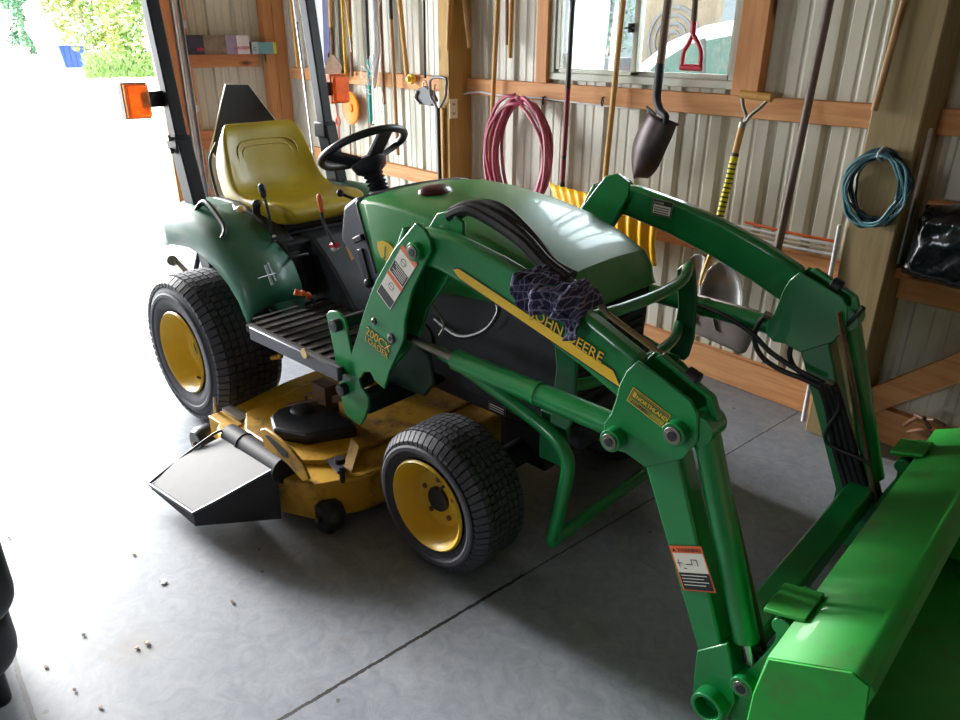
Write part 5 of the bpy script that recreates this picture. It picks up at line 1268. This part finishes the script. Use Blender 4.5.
# boxes on the shelf
bx = XE+.05
def printed(y0, y1, z0, z1, segs, txts, lbl, d=.10):
    root = empty('cardboard_box', (bx+d/2, (y0+y1)/2, z0)); tag(root, lbl, 'box')
    b = mb(mat('box_card','#8d8478',.7)); b.box(bx-.035, bx+d, y0, y1, z0, z1); add(root, b, 'carton', bevel=.002)
    b = M(); x = bx+d+.0008
    # camera looks toward -x: right is +y
    f0 = 0
    for f1, m in segs: b.use(m); ya = y0+(y1-y0)*f0; yb_ = y0+(y1-y0)*f1; b.f([b.v((x,ya,z0)), b.v((x,yb_,z0)), b.v((x,yb_,z1)), b.v((x,ya,z1))]); f0 = f1
    for s_, fy, fz, sz, m in txts: b.use(m).text(s_, (x+.001, y0+(y1-y0)*fy, z0+(z1-z0)*fz), (0,1,0), (0,0,1), sz, .0008, bold=.02)
    add(root, b, 'printed_front', recalc=False)
    return root
REDT = mat('red_print', '#c43040', .6)
a0 = wpx(184.5,35,bx+.10); a1 = wpx(248,34,bx+.10); a2 = wpx(276,44,bx+.10)
zs_ = 1.416
printed(a0.y, a1.y, zs_, a0.z, [(.27,mat('box_dark','#1c1a2c',.5,col2='#2a2438',scale=20)),(.62,mat('box_brown','#84705c',.6,col2='#5f4c3e',scale=16)),(.80,mat('box_lilac','#8c7a94',.6,col2='#a08ca2',scale=9)),(1,mat('box_pink','#cfc2c4',.6))], [('XIR', .155, .18, .034, REDT), ('CROSSER', .76, .26, .030, REDT)], 'long printed cardboard box with dark left end and red lettering on the shelf board')
printed(a1.y+.02, a2.y, zs_, wpx(249,42,bx+.10).z, [(.25,mat('box_pale','#a9b4b8',.6)),(.86,mat('box_teal','#6f9aa4',.6,col2='#7fa8b0')),(1,mat('box_yel','#c8c850',.6))], [('C', .05, .3, .034, BLACK_D)], 'small pale teal cardboard box right of the long box on the shelf board')
# stain / paint patch on the girt below window
# dark rounded machine at the lower left edge, mostly outside the frame
mc = wpz(6, 700, .35); 
root = empty('riding_machine', (1.1,-1.95,0)); tag(root, 'black rounded plastic machine body at the lower left edge beside the floor crack', 'machine')
def blob(pts, z0, z1, m, name, r=.06):
    b = mb(m); b.prism([(x, y, z0) for x, y in pts], (0,0,z1-z0)); return add(root, b, name, bevel=r, seg=5)
def edge(px, py, z): return wpz(px, py, z)
e1 = edge(3,548,.62); e2 = edge(9,590,.50); e3 = edge(19,640,.40); e4 = edge(13,690,.12)
b = mb(BLACK)
def rb(p, dx, dy, h0, h1, m, nm, r):
    b = mb(m); b.prism([(p.x, p.y, h0), (p.x-.0, p.y-dy, h0), (p.x-dx, p.y-dy, h0), (p.x-dx, p.y, h0)], (0,0,h1-h0)); return add(root, b, nm, bevel=r, seg=6)
MB_ = mat('matte_black_body', '#1e2226', .4, col2='#282c30')
u1 = edge(6,556,.60); u2 = edge(19,640,.32); u3 = edge(10,690,.10)
rb(u1, .5, .6, .42, .66, MB_, 'upper_cowl', .07)
rb(u2, .5, .7, .20, .42, MB_, 'lower_cowl', .08)
rb(u3, .5, .6, .05, .19, BLACK, 'chassis', .02)
for dx in (.02, -.42):
    b = mb(RUBBER); c = Vector((u3.x-.12+dx, u3.y-.25, .12)); b.lathe([(-.06,.05),(-.06,.10),(-.04,.12),(.04,.12),(.06,.10),(.06,.05)], c, 'x', 28, closed=True); add(root, b, 'wheel')
# bits on the floor
DL = 'small dry leaf scrap on the concrete'
rnd = random.Random(2)
for k, (px, py) in enumerate([(163,582),(137,648),(147,643),(134,554),(232,602),(9,538),(84,635),(46,667),(100,707),(75,690)]):
    q = wpz(px, py, .001); b = mb(RUST if k else WHP); s_ = .006+.004*(k == 0)+.003*rnd.random()
    pts = [q+Vector((s_*math.cos(a)*rnd.uniform(.6,1.3), s_*math.sin(a)*rnd.uniform(.5,1), rnd.uniform(0,.003))) for a in [2*PI*i/6 for i in range(6)]]
    b.prism(pts, (0,0,.002)); o = b.build('floor_scrap'); tag(o, ('pale scrap on the concrete left of the mower chute, largest of the scraps' if k == 0 else 'tiny brown scrap lying on the bare concrete at lower left'), 'scrap', None if k == 0 else 'tiny brown scraps on the concrete')
# ================================================================= LIGHT, SKY, CAMERA
w = bpy.data.worlds.new('sky'); SC.world = w; w.use_nodes = True; nt = w.node_tree
bg = nt.nodes['Background']; bg.inputs[0].default_value = (.86,.93,1,1); bg.inputs[1].default_value = 16.0
def portal(loc, rot, sx, sy):
    l = bpy.data.lights.new('portal', 'AREA'); l.shape = 'RECTANGLE'; l.size = sx; l.size_y = sy; l.cycles.is_portal = True; l.energy = 1
    o = bpy.data.objects.new('sky_portal', l); COL.objects.link(o); o.location = loc; o.rotation_euler = rot; return o
portal((XE-.05,(DY0+DY1)/2,DZ/2), (0,-PI/2,0), DZ, DY1-DY0)
portal(((WX0+WX1)/2,YW+.06,(WZ0+WZ1)/2), (-PI/2,0,0), WX1-WX0, WZ1-WZ0)
portal((1.2,YF-.05,1.65), (PI/2,0,0), 1.2, .9)  # sampling portal for the added fill opening in the near wall
s = bpy.data.lights.new('sun', 'SUN'); s.energy = 13; s.angle = .30; s.color = (1,.97,.93); so = bpy.data.objects.new('sun', s); COL.objects.link(so)
so.rotation_euler = Vector((1,.13,-.27)).to_track_quat('-Z','Y').to_euler()
cam = bpy.data.cameras.new('camera'); cam.sensor_width = 36; cam.lens = FPX/960*36; cam.clip_start = .02; cam.clip_end = 300
co = bpy.data.objects.new('camera', cam); COL.objects.link(co); R_, U_, F_ = AR
co.matrix_world = Matrix(((R_.x,U_.x,-F_.x,CR.x),(R_.y,U_.y,-F_.y,CR.y),(R_.z,U_.z,-F_.z,CR.z),(0,0,0,1)))
SC.camera = co
SC.view_settings.view_transform = 'Standard'; SC.view_settings.look = 'None'; SC.view_settings.exposure = 0.12; SC.view_settings.gamma = 1; SC.view_settings.use_curve_mapping = False
